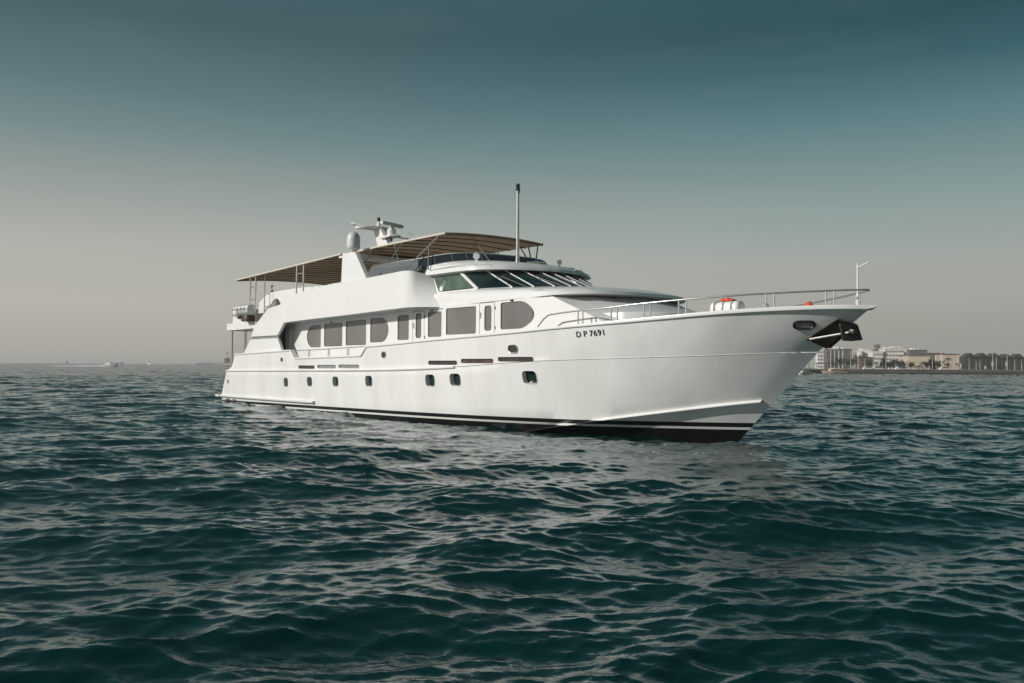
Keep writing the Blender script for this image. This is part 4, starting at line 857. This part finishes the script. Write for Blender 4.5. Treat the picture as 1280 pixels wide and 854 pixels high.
# lamp posts: built once, copied in a loop
lp0 = empty('lamp_post', (0, 0, 0)); MB().tube([(0, 0, 0), (0, 0, 4), (0, 0, 7.4)], [.14, .11, .08], 8).build('pole', FM['pole'], lp0); MB().box(-.5, .5, -.14, .14, 7.36, 7.48).build('lamp_head', FM['white'], lp0)
LU = [(1038.5, 437.5, 'lamp post before the left edge of the finned grey building'), (1043.5, 438, 'lamp post before the middle of the finned grey building'), (1063.5, 440, 'lamp post before the narrow dark slab'), (1072.5, 446, 'lamp post left of the dark hall'), (1081, 449, 'lamp post before the dark hall left half'), (1091.5, 447.5, 'lamp post between dark hall and hotel wing'), (1099, 445, 'lamp post before the stepped hotel wing'), (1107.5, 447, 'lamp post before the left windows of the white hotel'), (1133.5, 436.5, 'tall lamp post between hotel annex and tan hall'),
      (1165.5, 448, 'short pale lamp post before the brown link building'), (1177.5, 441.5, 'tall lamp post left of the second tan hall'), (1197.5, 440, 'tall lamp post at the right edge of the second tan hall'), (1211.5, 448, 'lamp post before the leftmost gabled pavilion'), (1220.3, 452, 'short lamp post between first and second gabled pavilions'), (1225, 451, 'slim lamp post before the second gabled pavilion'), (1241, 441, 'tall lamp post before the middle gabled pavilion'), (1245.5, 447, 'short lamp post right of the tall one at the middle pavilion'), (1259, 441.5, 'tall lamp post before the fourth gabled pavilion'), (1268.5, 450, 'short lamp post between the last two gabled pavilions'), (1277, 452, 'short lamp post at the right picture edge')]
for i, (u, v, lb) in enumerate(LU):
    o = lp0 if i == 0 else copy_tree(lp0); d = QD + 9 + (i % 3) * 4; o.location = (far(u, d), d, 1.1); o.scale = (1, 1, (far_z(u, v, d) - 1.1) / 7.45); tag(o, lb, 'lamp post', 'lamp posts along the promenade')
# banners and kiosks on the promenade
def banner(u, v0, v1, label):
    d = QD + 8; z1, z0 = far_z(u, v0, d), far_z(u, v1, d); b = empty('banner', (far(u, d), d, 1.1), 0, label, 'banner', 'white banners on the promenade')
    MB().tube([(0, 0, 0), (0, 0, z1 - 1.1)], .06, 6).build('pole', FM['pole'], b); MB().box(-.35, .35, -.05, .05, z0 - 1.1, z1 - 1.15).build('cloth', FM['white'], b, smooth=0)
for u, a, b, l in [(1200.8, 454.5, 460.5, 'white banner beside the right edge of the second tan hall'), (1231.5, 457.5, 461, 'small white banner before the second gabled pavilion'), (1240.8, 452, 458, 'white banner on the tall post at the middle pavilion'), (1258.3, 452, 458, 'white banner on the tall post at the fourth pavilion'), (1099, 450, 455.5, 'white banner before the stepped hotel wing')]: banner(u, a, b, l)
car0 = None
for i, (u, l) in enumerate([(1085.5, 'white car parked before the dark hall'), (1097, 'white car parked below the stepped hotel wing'), (1126, 'white car parked left at the hotel right end'), (1130.5, 'white car parked right at the hotel right end'), (1181, 'white car parked at the foot of the second tan hall')]):
    d = QD + 7
    if car0 is None:
        car0 = empty('parked_car', (0, 0, 0))
        MB().prism([(-2.1, .3), (2.1, .3), (2.15, .75), (1.4, .9), (.8, 1.4), (-1.2, 1.42), (-1.9, .95), (-2.15, .8)], -.8, .8).build('body', FM['white'], car0, smooth=0, bevel=.06); MB().prism([(1.2, .95), (.75, 1.34), (-1.15, 1.36), (-1.7, .97)], -.806, .806).build('window', FM['glass'], car0, smooth=0)
        for x in (-1.3, 1.3):
            for y in (-.7, .7): MB().tube([(x, y - .1, .32), (x, y + .1, .32)], .32, 14).build('wheel', FM['dark'], car0)
        c_ = car0
    else: c_ = copy_tree(car0)
    c_.location = (far(u, d), d, 1.15); tag(c_, l, 'car', 'white cars on the promenade')
# boats
def boat(name, u, d, L, head, label, hullm, dark, kind):
    r_ = empty(name, (far(u, d), d, 0), head, label, 'boat'); b = L * .14
    rings = []
    for k in range(13):
        t = k / 12; x = -L / 2 + L * t; w = b * (1 - max(0, (t - .45) / .55) ** 2.2) + .02; top = L * .095 + L * .05 * t * t; rings.append([(x, 0, -.3), (x - (0 if t < .9 else .0), -w * .75, -.05), (x + t * .35, -w, top * .55), (x + t * .6, -w, top), (x + t * .6, w, top), (x + t * .35, w, top * .55), (x, w * .75, -.05)])
    MB().loft(rings, True, True, True).build('hull', hullm, r_, smooth=40)
    if kind == 'speed':
        MB().loft([[(-L * .2, -b * .7, .9), (L * .2, -b * .55, 1.1), (L * .2, b * .55, 1.1), (-L * .2, b * .7, .9)], [(-L * .16, -b * .6, 1.75), (L * .06, -b * .5, 1.8), (L * .06, b * .5, 1.8), (-L * .16, b * .6, 1.75)]], True, False, True).build('cabin', FM['cream'], r_, smooth=0)
        MB().loft([[(L * .07, -b * .5, 1.75), (L * .2, -b * .55, 1.15), (L * .2, b * .55, 1.15), (L * .07, b * .5, 1.75)], [(L * .08, -b * .5, 1.79), (L * .21, -b * .55, 1.19), (L * .21, b * .55, 1.19), (L * .08, b * .5, 1.79)]], True, True, True).build('windscreen', FM['glass'], r_, smooth=0)
        MB().tube([(-L * .12, -b * .5, 1.7), (-L * .1, -b * .5, 2.7), (-L * .1, b * .5, 2.7), (-L * .12, b * .5, 1.7)], .06, 6).build('radar_arch', FM['white'], r_)
        MB().tube([(-L * .48, 0, .2), (-L * .5, 0, 1.3)], .22, 8).build('outboard_motor', FM['dark'], r_)
    else:
        z0 = L * .12
        MB().box(-L * .3, L * .22, -b * .75, b * .75, z0, z0 + L * .09).build('cabin', hullm, r_, smooth=0, bevel=.08); MB().box(-L * .27, L * .19, -b * .76, b * .76, z0 + L * .03, z0 + L * .065).build('cabin_window', FM['glass'], r_, smooth=0)
        MB().box(-L * .22, L * .1, -b * .6, b * .6, z0 + L * .093, z0 + L * .12).build('cabin_roof', dark, r_, smooth=0); MB().tube([(-.3, 0, z0 + L * .1), (-.4, 0, z0 + L * .24)], .05, 6).build('mast', FM['pole'], r_)
    return r_
sb_ = boat('speedboat', 137.5, 500, 10.4, R(-10), 'white speedboat running left to right ahead of a foam wake', M['white'], M['white'], 'speed'); sb_.rotation_euler = (0, R(-4), R(-10)); sb_.scale = (1, 1, 1.35)
for u, d, L, hd, lb, mt in [(187, 1400, 10, R(-50), 'tiny white boat on the horizon between speedboat and yacht', 'white'), (84, 2400, 13, R(-50), 'faint grey speck of a boat on the horizon at far left', 'grey'), (153, 2400, 12, R(-30), 'faint grey speck of a boat just right of the speedboat', 'grey')]:
    boat('distant_motor_boat', u, d, L, hd, lb, FM[mt], FM['grey'], 'cabin').scale = (1, 1, 2.2)
boat('motor_boat', 1006, 255, 4.6, R(25), 'small white motor boat peeping out beside the yacht stem', FM['white'], FM['white'], 'cabin')
boat('cabin_cruiser', 1043, 290, 8.0, R(188), 'tan hulled cabin boat with a white roof before the jetty', FM['tan'], FM['white'], 'cabin')
wk = MB(); g_ = np.random.default_rng(9); d = 500; rings = []
for k in range(90):
    t = k / 89; x = far(131, d) - (far(131, d) - far(64, d)) * t; w = 1.1 + 2.2 * t; h = (.6 * (1 - t) ** .8 + .3) * g_.uniform(.75, 1.15)
    rings.append([(x, d - w, -.1), (x, d - w * .4, h), (x, d + w * .4, h * g_.uniform(.6, 1)), (x, d + w, -.1)])
wk.loft(rings, False); wko = wk.build('foam_wake', mat('foam', (.8, .8, .78), .9, var=.4, vscale=.5), None, smooth=0); tag(wko, 'thin white foam wake trailing left of the speedboat', 'wake', kind='stuff')
jt = empty('floating_jetty', (far(1019, 300), 306, 0), 0, 'dark floating jetty with a canopy near the yacht bow', 'jetty')
MB().box(0, far(1056, 300) - far(1019, 300), 0, 4, .2, 1.1).build('deck', FM['dark'], jt, smooth=0); MB().box(3, 10, .5, 3.5, 3.4, 3.7).build('canopy', FM['grey'], jt, smooth=0)
for x in (.6, 3.3, 6.5, 9.7): MB().tube([(x, 2, 1.1), (x, 2, 3.4)], .12, 6).build('jetty_post', FM['trunk'], jt)
# breakwater and beacon tower, far left of the stern
bd = 1300
bw_ = MB(); g_ = np.random.default_rng(12); rings = []
for k in range(24):
    t = k / 23; x = far(266, bd) + (far(300, bd) - far(266, bd)) * t; h = (2.6 + 1.6 * t) * (1 - (1 - min(t * 5, 1)) ** 2) * g_.uniform(.85, 1.1) + .05; rings.append([(x, bd - 8, -1), (x, bd - 3, h * .7), (x, bd + 2, h), (x, bd + 8, -1)])
tag(bw_.loft(rings, False).build('breakwater', mat('far_sand_rock', (.46, .40, .33), .9, var=.4, vscale=.12), None, smooth=0), 'low sandy breakwater on the horizon behind the yacht stern', 'breakwater')
tw = empty('control_tower', (far(280, bd), bd + 3, 3), 0, 'grey square tower with a thin mast on the breakwater beside the stern', 'tower')
MB().box(0, far(285.4, bd) - far(280, bd), 0, 6, 0, 7.5).build('wall', FM['grey'], tw, smooth=0); MB().tube([(3.4, 3, 7.5), (3.4, 3, 16)], .25, 6).build('mast', FM['grey'], tw); MB().box(2.7, 4.1, 2.3, 3.7, 14, 16).build('mast_head', FM['grey'], tw, smooth=0); MB().box(.4, 6, -.1, .05, 4.5, 5.6).build('window_band', FM['glass'], tw, smooth=0)
tag(MB().plan([(-1075, 3000), (-780, 2950), (-500, 3600), (-1000, 3700)], -1, 5).build('headland', FM['grey'], None, smooth=0), kind='structure')

# ---------------------------------------------------------------- sea haze
hz = bpy.data.materials.new('sea_haze'); hz.use_nodes = True; t = hz.node_tree; t.nodes.clear()
o_ = t.nodes.new('ShaderNodeOutputMaterial'); v_ = t.nodes.new('ShaderNodeVolumePrincipled'); v_.inputs['Color'].default_value = (.93, .915, .89, 1); v_.inputs['Density'].default_value = 0.00025; v_.inputs['Anisotropy'].default_value = 0.1
t.links.new(v_.outputs[0], o_.inputs['Volume'])
hb_ = MB().box(-9800, 9800, -9800, 9800, -3.5, 26); ho = hb_.build('haze', hz, None, smooth=0); tag(ho, kind='stuff')
